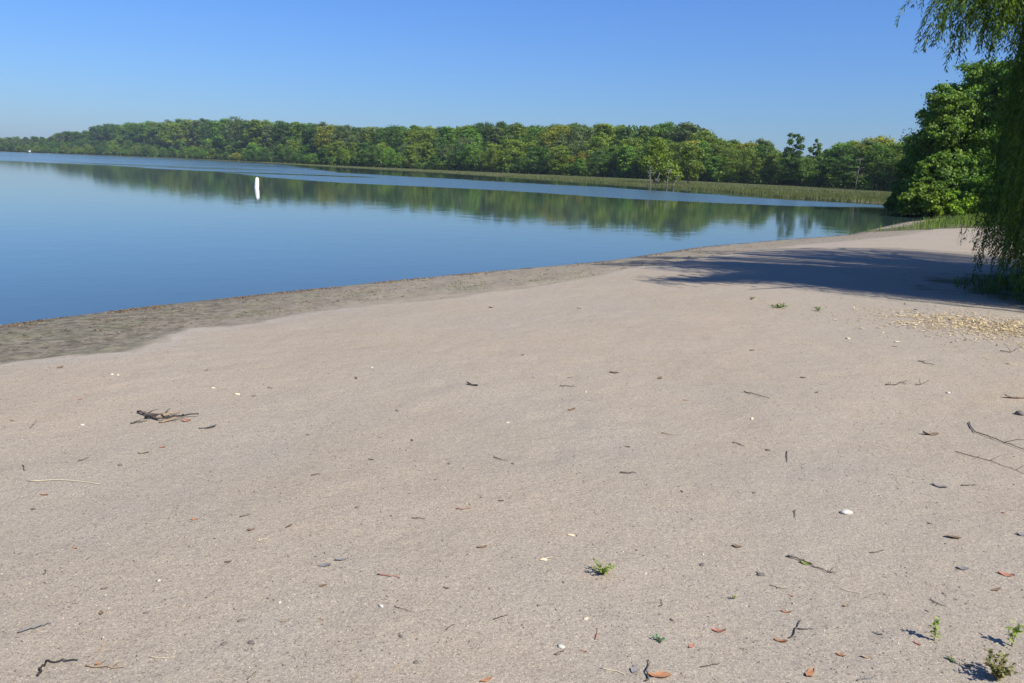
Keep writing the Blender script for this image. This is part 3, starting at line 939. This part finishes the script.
M_TUFT = leaf_mat('tuft_leaves', (.13, .085, .04), (.20, .22, .06), (.30, .22, .10), .25, rough=.6, patch=12)
M_CLOVER = leaf_mat('clover_leaves', (.04, .16, .06), (.09, .28, .10), (.12, .3, .1), .3, rough=.5, patch=9)
MATS = dict(twig=M_TWIG, tan=M_TWIGT, black=M_BLACK, straw=M_STRAW, orange=M_LEAFO, brown=M_LEAFB, grey=M_LEAFG, red=M_LEAFR, chip=M_CHIP, shell=M_SHELL, stone=M_STONE)


def ppm(y): return F / math.hypot(y, 1.6)           # pixels per metre at that distance


def twig(pix, matl, rad=.003, forks=0, seed=0):
    rg = random.Random(seed); P = []
    for a, b_ in zip(pix[:-1], pix[1:]):
        for k in range(4):
            t = k / 4; P.append((a[0] * (1 - t) + b_[0] * t, a[1] * (1 - t) + b_[1] * t))
    P.append(pix[-1]); W_ = []
    x0, y0 = at(*P[0]); 
    for (a, b_) in P:
        x, y = at(a, b_); x, y = at(a, b_, gz(x, y)); j = rad * 1.6
        W_.append(Vector((x + rg.uniform(-j, j), y + rg.uniform(-j, j), gz(x, y) + rad * 1.2 + rg.uniform(0, rad * 1.5))))
    o0 = W_[0].copy(); b = MB(); L = [p - o0 for p in W_]
    b.tube(L, [rad * (1 - .6 * i / len(L)) for i in range(len(L))], 6)
    for k in range(forks):
        i = rg.randrange(1, len(L) - 1); d = (L[i + 1] - L[i - 1]).normalized(); s = Vector((-d.y, d.x, rg.uniform(.1, 1.0))) * rg.choice((-1, 1))
        s.z = abs(s.z); l = (L[-1] - L[0]).length * rg.uniform(.12, .3); q = L[i] + (d * .6 + s).normalized() * l
        b.tube([L[i], (L[i] + q) / 2 + Vector((0, 0, l * .08)), q], [rad * .6, rad * .5, rad * .25], 5)
    o = b.build('twig', matl, None, True); o.location = o0; return o


def dry_leaf(c, r_, wpx, asp, ang, matl, seed, curl=.35, name='dry_leaf'):
    rg = random.Random(seed); x, y = at(c, r_); x, y = at(c, r_, gz(x, y)); L = wpx / ppm(y); b = MB()
    nu, nv = 9, 5; Wd = L * asp
    thick = max(.0012, L * .02)
    for side in (1, 0):
        for i in range(nu):
            t = i / (nu - 1); hw = Wd / 2 * math.sin(math.pi * (t * .92 + .04)) ** .8 * (1 + .22 * math.sin(5 * t + seed * 1.7) + .12 * math.sin(13 * t + seed))
            for j in range(nv):
                s = (j / (nv - 1)) * 2 - 1
                z = curl * L * ((t - .5) ** 2 * 1.1 + (s * .5) ** 2 * .9 * asp) + L * .03 * math.sin(7 * t + 3 * s + seed)
                b.v.append(Vector(((t - .5) * L, s * hw, z + thick * side)))
    for side in (1, 0):
        o_ = 0 if side else nu * nv
        for i in range(nu - 1):
            for j in range(nv - 1):
                a = o_ + i * nv + j; q = (a, a + nv, a + nv + 1, a + 1)
                b.f.append(q if side else q[::-1])
    o = b.build(name, matl, None, True)
    o.location = (x, y, gz(x, y) + .001); o.rotation_euler = (rg.uniform(-.15, .15), rg.uniform(-.2, .2), ang); return o


def lump(c, r_, wpx, matl, seed, flat=.55, name='pebble', asp=.7):
    rg = random.Random(seed); x, y = at(c, r_); x, y = at(c, r_, gz(x, y)); R = wpx / ppm(y) / 2; V = []; Fc = []
    nu, nv = 10, 7
    ph = [rg.uniform(0, 6) for _ in range(4)]
    V.append((0, 0, -flat * R * .6))
    for i in range(1, nv):
        th = math.pi * i / nv - math.pi / 2
        for k in range(nu):
            a = 2 * math.pi * k / nu; rr = R * (1 + .16 * math.sin(2 * a + ph[0]) + .1 * math.sin(3 * a + ph[1] + 2 * th) + rg.uniform(-.05, .05))
            V.append((rr * math.cos(th) * math.cos(a), rr * asp * math.cos(th) * math.sin(a), flat * R * math.sin(th) * (1 + .12 * math.sin(a + ph[2]))))
    V.append((0, 0, flat * R)); n_ = len(V) - 1
    for k in range(nu): Fc.append((0, 1 + (k + 1) % nu, 1 + k))
    for i in range(nv - 2):
        for k in range(nu):
            a = 1 + i * nu + k; b_ = 1 + i * nu + (k + 1) % nu; Fc.append((a, b_, b_ + nu, a + nu))
    for k in range(nu): Fc.append((n_ - nu + k, n_ - nu + (k + 1) % nu, n_))
    o = mesh(name, V, Fc, matl, None, True); o.location = (x, y, gz(x, y) + flat * R * .35); o.rotation_euler = (0, 0, rg.uniform(0, 6)); return o


def weed(c, r_, wpx, hpx, n_, matl, seed, name='weed', leaf=.35, stems=7, tall=False):
    rg = np.random.default_rng(seed); x, y = at(c, r_); x, y = at(c, r_, gz(x, y)); W_ = wpx / ppm(y) / 2; Hh = hpx / ppm(y)
    root = empty(name, (x, y, gz(x, y))); b = MB(); C = []; U = []; Wv = []
    for i in range(stems):
        a = rg.uniform(0, 6.283); r = W_ * rg.uniform(.3, 1); tip = np.array([r * math.cos(a), r * math.sin(a), Hh * rg.uniform(.45, 1)])
        if tall: tip[:2] *= .35
        mid = tip * np.array([.4, .4, .65]); b.tube([(0, 0, -.005), mid, tip], [max(.0012, W_ * .02)] * 2 + [.0008], 5)
        for k in range(n_ // stems):
            t = rg.uniform(.2, 1); p = (mid * t * 2 if t < .5 else mid + (tip - mid) * (t - .5) * 2)
            d = unit(rg.normal(size=(1, 3)) * np.array([1, 1, .55]) + np.array([[0, 0, .25]]))[0]; L = W_ * leaf * rg.uniform(.6, 1.2)
            nn = unit(rg.normal(size=(1, 3)) * .5 + np.array([[0, 0, 1.]]))[0]; w_ = np.cross(d, nn); w_ /= np.linalg.norm(w_) + 1e-6
            C.append(p + d * L * .5); U.append(d * L * .5); Wv.append(w_ * L * .26)
    b.build('stem', M_TWIGT, root, True)
    V, Fc = leaves(np.array(C), np.array(U), np.array(Wv), .3); mesh('leaves', V, Fc, matl, root)
    return root


LAND = [((603, 571), 'the bushy green weed'), ((167, 416), 'the pile of twigs and bark'), ((846, 513), 'the white shell fragment'), ((55, 662), 'the bent black stick'),
        ((930, 434), 'the curled brown leaf on the right'), ((656, 672), 'the large orange leaf'), ((934, 632), 'the yellow-green seedling'),
        ((64, 482), 'the long straw stem'), ((472, 385), 'the black bark flake'), ((810, 565), 'the twig with a green leaf'), ((798, 630), 'the crossed black sticks'),
        ((614, 372), 'the lone upper dark leaf'), ((333, 563), 'the paired grey leaves'), ((389, 576), 'the reddish straight twig'), ((978, 430), 'the long half-buried root'),
        ((629, 473), 'the mid-sand dark twig')]
USED = {}


def place_label(c, r_, desc):
    ds = sorted(((math.hypot(c - a, (r_ - b_) * 1.2), i) for i, ((a, b_), _) in enumerate(LAND) if math.hypot(c - a, r_ - b_) > 9))
    for d, i in ds:
        (a, b_), nm = LAND[i]
        hx = 'right' if c > a else 'left'; vy = 'below' if r_ > b_ else 'above'
        if abs(c - a) > 2.2 * abs(r_ - b_): rel = f'to the {hx} of'
        elif abs(r_ - b_) > 2.2 * abs(c - a): rel = 'straight ' + vy
        else: rel = f'{vy} and {hx} of'
        far = 'close ' if d < 45 else ''
        t = f'{desc.replace("small ", "")}, {far}{rel} {nm}'
        if t not in USED:
            USED[t] = 1; return t
    return desc


def put(o, c, r_, desc, cat, group=None):
    tag(o, place_label(c, r_, desc), cat, group)


# --- landmarks with their own labels
tag(weed(603, 574, 27, 14, 210, M_GREENY, 1, stems=16, leaf=.26), 'bushy green weed growing alone in the middle foreground sand', 'weed')
tag(weed(660, 641, 11, 4, 24, M_CLOVER, 2, leaf=.7, stems=6), 'tiny blue-green sprout left of the bottom-right sand corner', 'weed')
tag(weed(934, 641, 22, 26, 36, M_GREENY, 3, leaf=.5, stems=4, tall=True), 'upright yellow-green seedling casting a dark shadow, lower right', 'weed')
tag(weed(1012, 645, 26, 24, 30, M_GREENY, 4, leaf=.6, stems=4, tall=True), 'bright yellow-green seedling at the right edge of the foreground', 'weed')
tag(weed(952, 661, 11, 4, 30, M_GREEN, 5, leaf=.6, stems=6), 'small flat green sprout below the yellow-green seedling', 'weed')
tag(weed(998, 680, 36, 26, 300, M_TUFT, 6, leaf=.3, stems=18), 'reddish green tuft at the bottom right corner', 'weed')
tag(weed(779, 307, 22, 4, 110, M_GREEN, 7, leaf=.25, stems=14), 'flat green weed, middle one of three before the shadow', 'weed', 'green weeds before the willow shadow')
tag(weed(818, 311, 14, 5, 90, M_GREEN, 8, leaf=.25, stems=10), 'round green weed, right one of three before the shadow', 'weed', 'green weeds before the willow shadow')
tag(weed(751, 299, 13, 3, 50, M_GREEN, 9, leaf=.25, stems=9), 'small green weed, left one of three before the shadow', 'weed', 'green weeds before the willow shadow')
tag(weed(734, 599, 8, 6, 14, M_GREENY, 10, leaf=.6, stems=4), 'dry little seedling right of the bushy green weed', 'weed')

tag(twig([(39, 677), (41, 668), (47, 661), (58, 662), (76, 660.5)], M_BLACK, .0045, 0, 1), 'bent black stick near the bottom left corner', 'stick')
tag(twig([(84, 666), (100, 667), (124, 668)], M_TWIGT, .0032, 3, 2), 'tan forked twig right of the bent black stick', 'twig')
tag(twig([(28, 481), (60, 480.5), (101, 483)], M_STRAW, .0030, 0, 3), 'long straight straw stem at the left edge of the sand', 'straw')
tag(twig([(20, 632), (36, 628.5), (51, 624)], M_LEAFG, .0045, 0, 4), 'grey straight twig above the bent black stick', 'twig')
tag(twig([(377, 575.5), (388, 576), (400, 577.5)], M_LEAFR, .0030, 0, 5), 'reddish straight twig left of centre foreground', 'twig')
tag(twig([(968.6, 423), (974, 433), (996.5, 440), (1024, 451), (1040, 462)], M_TWIG, .0042, 1, 6), 'long half-buried root running out of the right edge', 'root')
tag(twig([(955, 452), (985, 460), (1005, 467), (1026, 475)], M_TWIG, .0022, 3, 7), 'thin branching twig below the half-buried root', 'twig')
tag(twig([(789.5, 639), (796, 629), (801.5, 620.6)], M_BLACK, .0026, 0, 8), 'black stick leaning upright of the crossed pair', 'stick')
tag(twig([(797, 629), (805, 629.5), (814, 630)], M_BLACK, .0022, 0, 9), 'black stick lying flat of the crossed pair', 'stick')
tag(twig([(787, 558), (795, 560), (810, 566), (826, 572), (835, 573.7)], M_TWIG, .0036, 2, 10), 'dark twig with a green leaf on the right foreground', 'twig')
tag(dry_leaf(806, 565, 11, .4, -.4, M_GREENY, 11), 'folded yellow-green leaf lying on the dark twig', 'leaf')
tag(dry_leaf(790, 557, 8, .5, .6, M_LEAFG, 12), 'pale grey leaf at the left end of the dark twig', 'leaf')
tag(dry_leaf(659, 676, 22, .42, .1, M_LEAFO, 13), 'large orange leaf at the bottom edge', 'leaf')
tag(twig([(647, 683), (647, 672), (649, 660)], M_TWIG, .0034, 0, 14), 'dark upright twig beside the large orange leaf', 'twig')
tag(dry_leaf(634.5, 669.5, 12, .5, 1.1, M_LEAFG, 15), 'dark grey oval leaf left of the large orange leaf', 'leaf')
tag(twig([(601, 669), (616, 672), (626, 676)], M_STRAW, .0020, 0, 16), 'pale straw stem left of the dark grey oval leaf', 'straw')
tag(dry_leaf(930, 434.6, 17, .38, .1, M_LEAFB, 17), 'curled brown leaf on the right-hand sand', 'leaf')
tag(dry_leaf(939, 487, 13, .45, -.7, M_LEAFG, 18), 'pointed grey leaf below the curled brown leaf', 'leaf')
tag(dry_leaf(1014, 400, 20, .22, -.1, M_LEAFB, 19), 'long brown leaf at the right edge above the root', 'leaf')
tag(lump(1020, 415, 10, M_STONE, 20), 'dark stone at the right edge under the long brown leaf', 'stone')
tag(lump(846, 513.5, 11, M_SHELL, 21, .5, 'shell_fragment'), 'white shell fragment alone on the right-hand sand', 'shell')
tag(twig([(884, 385), (893, 386), (901, 384), (907, 386)], M_TWIG, .0045, 4, 22), 'pronged dark twig on the sand before the wood chips', 'twig')
tag(twig([(915, 386), (922, 385), (929, 381)], M_TWIG, .0035, 2, 23), 'small forked twig right of the pronged dark twig', 'twig')
tag(dry_leaf(472, 385.5, 13, .4, -.45, M_BLACK, 24, name='bark_flake'), 'black bark flake lying in mid sand', 'bark')
tag(dry_leaf(614, 372, 10, .6, .1, M_LEAFB, 25), 'dark leaf alone on the upper sand right of centre', 'leaf')
tag(dry_leaf(325, 566, 13, .4, .05, M_LEAFG, 26), 'grey leaf, lower left one of two side by side', 'leaf')
tag(dry_leaf(341, 560, 12, .4, .35, M_LEAFG, 27), 'grey leaf, upper right one of two side by side', 'leaf')
tag(twig([(621, 472.5), (629, 473), (637, 473.5)], M_TWIG, .0045, 0, 28), 'small dark twig in the middle of the sand', 'twig')
tag(dry_leaf(1006, 575, 14, .4, -.5, M_LEAFR, 29), 'reddish rolled leaf at the right edge foreground', 'leaf')
tag(dry_leaf(810, 674, 14, .5, .8, M_LEAFO, 30), 'orange crumpled leaf at the bottom edge right of centre', 'leaf')
tag(dry_leaf(781, 641, 12, .5, -.5, M_LEAFO, 31), 'orange leaf at the foot of the crossed black sticks', 'leaf')
tag(dry_leaf(208, 427, 17, .35, .4, M_LEAFG, 32), 'ragged grey leaf right of the pile of twigs', 'leaf')
# twig and bark pile
for i, (pts, mk, rd, nm) in enumerate((([(137, 412), (150, 414), (172, 415)], 'twig', .009, 'dark long stick on top of the twig and bark pile'),
                                       ([(146, 417), (165, 418), (198, 416)], 'black', .010, 'black stick stretching right out of the twig pile'),
                                       ([(143, 413), (160, 419), (175, 420)], 'twig', .008, 'crossing dark stick in the twig pile'),
                                       ([(158, 419), (168, 416), (180, 412)], 'tan', .011, 'pale tan stick slanting through the twig pile'),
                                       ([(131, 423), (138, 422), (146, 420.5)], 'twig', .006, 'short stick lying left of the twig pile'),
                                       ([(160, 421.5), (176, 419), (190, 420)], 'tan', .007, 'thin tan stick along the front of the twig pile'))):
    tag(twig(pts, MATS[mk], rd, 1, 40 + i), nm, 'stick', 'sticks of the driftwood pile')
tag(dry_leaf(186, 420.5, 9, .5, .2, M_LEAFR, 47), 'reddish leaf at the right end of the twig pile', 'leaf')

LV = [(143.5, 451.5, 11, 'tan'), (162.5, 446, 7, 'orange'), (44, 494, 8, 'orange'), (194, 518.5, 8, 'orange'), (251, 530, 8, 'brown'), (74.5, 546, 8, 'orange'), (104, 588, 7, 'brown'),
      (101, 613, 8, 'brown'), (98, 663, 7, 'orange'), (228, 562, 7, 'brown'), (356, 378, 8, 'brown'), (412, 439, 6, 'brown'), (380, 436, 5, 'tan'), (371, 459, 6, 'black'), (289, 526, 8, 'brown'),
      (323, 585, 8, 'brown'), (482, 547, 11, 'brown'), (446, 588, 7, 'brown'), (660, 378, 7, 'brown'), (572, 410, 9, 'brown'), (628, 446, 6, 'brown'), (760, 574, 10, 'grey'), (737, 547, 10, 'brown'),
      (719, 631, 13, 'red'), (691, 646, 8, 'red'), (584, 652, 7, 'red'), (963, 569, 12, 'grey'), (953, 538, 14, 'brown'), (996, 590, 12, 'brown'), (1021, 535, 9, 'grey'), (786, 612, 10, 'orange'),
      (845, 606, 7, 'tan'), (878, 634, 9, 'grey'), (917, 644, 8, 'red'), (841, 655, 9, 'orange'), (866, 657, 10, 'tan'), (486, 680, 13, 'orange'), (1004, 513, 6, 'orange'), (501, 501, 6, 'black'),
      (12, 420, 7, 'tan'), (60, 365, 7, 'brown'), (80, 397, 6, 'orange'), (270, 386, 6, 'brown'), (752, 350, 6, 'brown'), (905, 303, 5, 'brown'), (895, 346, 6, 'brown'), (968, 666, 8, 'black'),
      (791, 596, 6, 'red'), (557, 655, 6, 'brown'), (570, 376, 6, 'brown'), (686, 400, 5, 'red'), (803, 378, 6, 'brown'), (817, 392, 6, 'brown'), (441, 294, 5, 'brown'), (491, 306, 6, 'brown'), (579, 308, 5, 'brown'),
      (523, 355, 5, 'brown'), (206, 370, 6, 'brown'), (33, 508, 5, 'brown'), (322, 619, 6, 'tan')]
for i, (c, r_, wp, k) in enumerate(LV):
    o = dry_leaf(c, r_, wp * .95, random.uniform(.25, .6), random.uniform(-1.2, 1.2), MATS[k], 100 + i)
    nm = {'tan': 'pale tan', 'black': 'blackened', 'red': 'reddish'}.get(k, k)
    put(o, c, r_, f'small {nm} dry leaf', 'leaf', 'dry leaves scattered on the sand')
TW = [((31, 427), (37, 420), 'grey'), ((23, 464), (25, 471), 'black'), ((78, 461), (89, 457), 'twig'), ((44, 575), (46, 569), 'twig'), ((494, 456), (507, 460), 'twig'), ((412, 519), (425, 519.5), 'twig'), ((457, 510), (471, 509), 'red'),
      ((395, 607), (415, 613), 'tan'), ((281, 623), (293, 619), 'tan'), ((295, 644), (303, 637), 'grey'), ((446, 631), (454, 625), 'twig'), ((493, 620), (508, 616), 'twig'), ((733, 443), (744, 447), 'twig'), ((787, 452), (787, 462), 'twig'),
      ((961, 486), (976, 486), 'twig'), ((745, 392), (770, 399), 'twig'), ((795, 510), (795, 518), 'twig'), ((554, 655), (566, 650), 'twig'), ((150, 656), (175, 656.5), 'straw'), ((217, 674), (228, 679), 'straw'),
      ((247, 680), (256, 672), 'twig'), ((258, 540), (271, 535), 'straw'), ((540, 560), (552, 557), 'chip'), ((662, 434), (677, 436), 'tan'), ((870, 553), (884, 550), 'twig'), ((770, 586), (790, 590), 'tan'), ((400, 664), (390, 672), 'tan'),
      ((660, 607), (662, 602), 'twig'), ((700, 668), (720, 664), 'twig'), ((857, 681), (875, 677), 'grey'), ((595, 640), (598, 628), 'red'), ((840, 590), (862, 594), 'straw'), ((918, 361), (935, 365), 'twig'), ((1000, 352), (1018, 350), 'twig'),
      ((560, 388), (575, 387), 'twig'), ((96, 652), (108, 642), 'tan'), ((360, 676), (352, 683), 'tan'), ((930, 600), (946, 607), 'twig'), ((240, 517), (250, 515), 'twig'), ((312, 475), (320, 474), 'twig')]
for i, (a, b_, k) in enumerate(TW):
    mid = ((a[0] + b_[0]) / 2 + random.uniform(-1, 1), (a[1] + b_[1]) / 2 + random.uniform(-1, 1)); L = math.hypot(b_[0] - a[0], b_[1] - a[1])
    yy = at(*mid)[1]
    o = twig([a, mid, b_], MATS[k], max(.0012, .7 / ppm(yy)) * (.75 if k != 'straw' else .6), 1 if L > 15 else 0, 200 + i)
    nm = {'tan': 'tan', 'black': 'black', 'red': 'reddish', 'straw': 'pale straw', 'twig': 'dark brown', 'chip': 'pale wood', 'grey': 'grey'}[k]
    put(o, mid[0], mid[1], f'thin {nm} {"stem" if k == "straw" else "splinter" if k == "chip" else "twig"}', 'twig', 'thin twigs scattered on the sand')
PB = [(120, 464, 6, 'stone'), (146, 613, 5, 'stone'), (251, 643, 7, 'stone'), (224, 644, 6, 'stone'), (241, 621, 6, 'stone'), (254, 394, 4, 'stone'), (308, 433, 4, 'stone'), (357, 508, 5, 'stone'), (449, 463, 4, 'stone'),
      (397, 410, 4, 'stone'), (401, 637, 5, 'stone'), (416, 663, 6, 'stone'), (702, 565, 6, 'stone'), (754, 493, 4, 'stone'), (682, 492, 4, 'stone'), (513, 463, 4, 'stone'), (768, 450, 5, 'stone'), (82, 423.6, 5, 'shell'),
      (159, 580, 4, 'shell'), (381, 606, 6, 'shell'), (280, 602, 4, 'shell'), (571, 535, 7, 'chip'), (544, 559, 8, 'chip'), (586, 619, 7, 'chip'), (561, 647, 8, 'shell'), (752, 419, 7, 'chip'), (896, 342, 4, 'shell'),
      (948, 393, 5, 'shell'), (848, 338, 7, 'chip'), (213, 386, 5, 'chip'), (237, 391, 7, 'chip'), (112, 373, 4, 'shell'), (118, 373, 4, 'shell'), (646, 573, 3, 'shell'), (703, 555, 3, 'shell'), (508, 422, 4, 'chip'), (372, 367, 3, 'shell'),
      (586, 392, 4, 'chip'), (761, 575, 8, 'stone'), (930, 524, 4, 'stone'), (672, 620, 5, 'stone'), (916, 310, 4, 'stone')]
for i, (c, r_, wp, k) in enumerate(PB):
    o = lump(c, r_, wp, MATS[k], 300 + i, .45 if k != 'chip' else .25, {'stone': 'pebble', 'shell': 'shell_fragment', 'chip': 'wood_chip'}[k], .7 if k != 'chip' else .45)
    put(o, c, r_, {'stone': 'small dark pebble', 'shell': 'tiny white shell bit', 'chip': 'pale yellow wood chip'}[k], {'stone': 'pebble', 'shell': 'shell', 'chip': 'wood chip'}[k],
        {'stone': 'dark pebbles scattered on the sand', 'shell': 'white shell bits scattered on the sand', 'chip': 'loose wood chips on the open sand'}[k])

# --- uncountable litter
def flakes(name, x, y, L, Wd, matl, rng, lab, cat, tilt=.35, lift=.004):
    n = len(x); z = ground(x, y)
    Nn = unit(rng.normal(size=(n, 3)) * tilt + np.array([0, 0, 1.]))
    A = rng.normal(size=(n, 3)); U = unit(A - Nn * np.sum(A * Nn, axis=1, keepdims=True)); Wv = np.cross(Nn, U)
    C = np.stack([x, y, z + lift + L * .12], -1)
    top = C; V = np.empty((n, 8, 3)); u = U * (L * .5)[:, None]; v = Wv * (Wd * .5)[:, None]; t = Nn * (Wd * .12)[:, None]
    for k, (a, b_) in enumerate(((-1, -.5), (.6, -1), (1, .4), (-.5, 1))):
        V[:, k] = C + u * a + v * b_ - t; V[:, k + 4] = C + u * a + v * b_ + t
    F0 = np.array([(4, 5, 6, 7), (3, 2, 1, 0), (0, 1, 5, 4), (1, 2, 6, 5), (2, 3, 7, 6), (3, 0, 4, 7)])
    Fc = (np.arange(n)[:, None, None] * 8 + F0[None]).reshape(-1, 4)
    o = mesh(name, V.reshape(-1, 3), Fc, matl); tag(o, lab, cat, None, 'stuff'); return o


rg = np.random.default_rng(77)
M_CHIPS = plain_mat('chip_litter', (.36, .25, .11), (.80, .64, .36), 1, .75, island=True)
M_GRIT = plain_mat('dark_grit', (.06, .05, .04), (.24, .18, .13), 1, .85, island=True)
M_WRACK = plain_mat('shore_wrack', (.07, .05, .03), (.27, .19, .11), 1, .85, island=True)
M_GRITP = plain_mat('pale_grit', (.45, .40, .33), (.75, .70, .62), 1, .7, island=True)
# chips below the willow
n_ = 2900
axy = np.array([at(885, 319), at(930, 318), at(975, 324), at(1030, 329), at(1090, 338)])
i = rg.choice(4, n_, p=[.10, .22, .34, .34]); t = rg.random(n_)
p = axy[i] * (1 - t[:, None]) + axy[i + 1] * t[:, None]
wd_ = np.array([.50, .50, .50, .46])[i] * np.where(rg.random(n_) < .12, 2.6, 1)
p = p + rg.normal(size=(n_, 2)) * wd_[:, None] * np.array([.6, 1.0])
ok = vnoise(p[:, 0] * 2.4, p[:, 1] * 2.4, 31) > -.24; p = p[ok]
flakes('wood_chips', p[:, 0], p[:, 1], rg.uniform(.02, .10, len(p)), rg.uniform(.004, .013, len(p)), M_CHIPS, rg, 'spread of pale yellow wood chips on the sand before the willow', 'wood chips', .14)
# fine dark bits over the beach
n_ = 9000
u = rg.uniform(-.8, .8, n_); y = 1.7 + 20 * rg.random(n_) ** 1.7; x = u * y * 1.05
ok = ~inside(x, y, SHORE) & (vnoise(x * .8, y * .8, 33) > -.28); x, y = x[ok], y[ok]
flakes('dark_grit', x, y, rg.uniform(.004, .016, len(x)) * (.7 + .05 * y), rg.uniform(.002, .006, len(x)) * (.7 + .05 * y), M_GRIT, rg, 'fine dark plant bits strewn over the sand', 'grit', .3, .0008)
n_ = 3500
u = rg.uniform(-.8, .8, n_); y = 1.7 + 10 * rg.random(n_) ** 1.6; x = u * y * 1.05
ok = ~inside(x, y, SHORE); x, y = x[ok], y[ok]
flakes('pale_grit', x, y, rg.uniform(.002, .007, len(x)), rg.uniform(.002, .005, len(x)), M_GRITP, rg, 'tiny pale shell grains strewn over the sand', 'grit', .3, .0008)
# wrack line along the water and bits on the damp strip
line = np.array(SHORE[3:15]); n_ = 5200
i = rg.choice(len(line) - 1, n_, p=(lambda q: q / q.sum())(np.array([1.2, 3, 2.5, 2.6, 2.6, 2.2, 1.6, 1.2, .9, .8, .6]))); t = rg.random(n_)
p = line[i] * (1 - t[:, None]) + line[i + 1] * t[:, None]
d = line[i + 1] - line[i]; nrm = np.stack([d[:, 1], -d[:, 0]], -1) / np.linalg.norm(d, axis=1)[:, None]
dist = .12 + np.abs(rg.normal(size=n_)) * .16 + .10 * vnoise(p[:, 0] * 1.1, p[:, 1] * 1.1, 35) + (rg.random(n_) < .3) * rg.uniform(0, 2.2, n_)
p = p + nrm * dist[:, None]
ok = (vnoise(p[:, 0] * 2, p[:, 1] * 2, 36) > -.15) & ~inside(p[:, 0], p[:, 1], SHORE); p = p[ok]
flakes('shore_wrack', p[:, 0], p[:, 1], rg.uniform(.015, .07, len(p)), rg.uniform(.006, .02, len(p)), M_WRACK, rg, 'brown plant wrack washed up along the water edge', 'wrack', .3)

# ------------------------------------------------------------------ air
m, n, out = mat('haze_air')
pv = N(n, 'ShaderNodeVolumePrincipled'); pv.inputs['Color'].default_value = (.72, .84, 1, 1); pv.inputs['Density'].default_value = .00013
pv.inputs['Anisotropy'].default_value = .2
n.links.new(pv.outputs[0], out.inputs['Volume'])
b = MB(); b.box((0, 1050, 28), (5300, 3300, 64)); hz = b.build('haze', m); tag(hz, kind='stuff', label='thin blue summer haze over the lake', cat='haze')
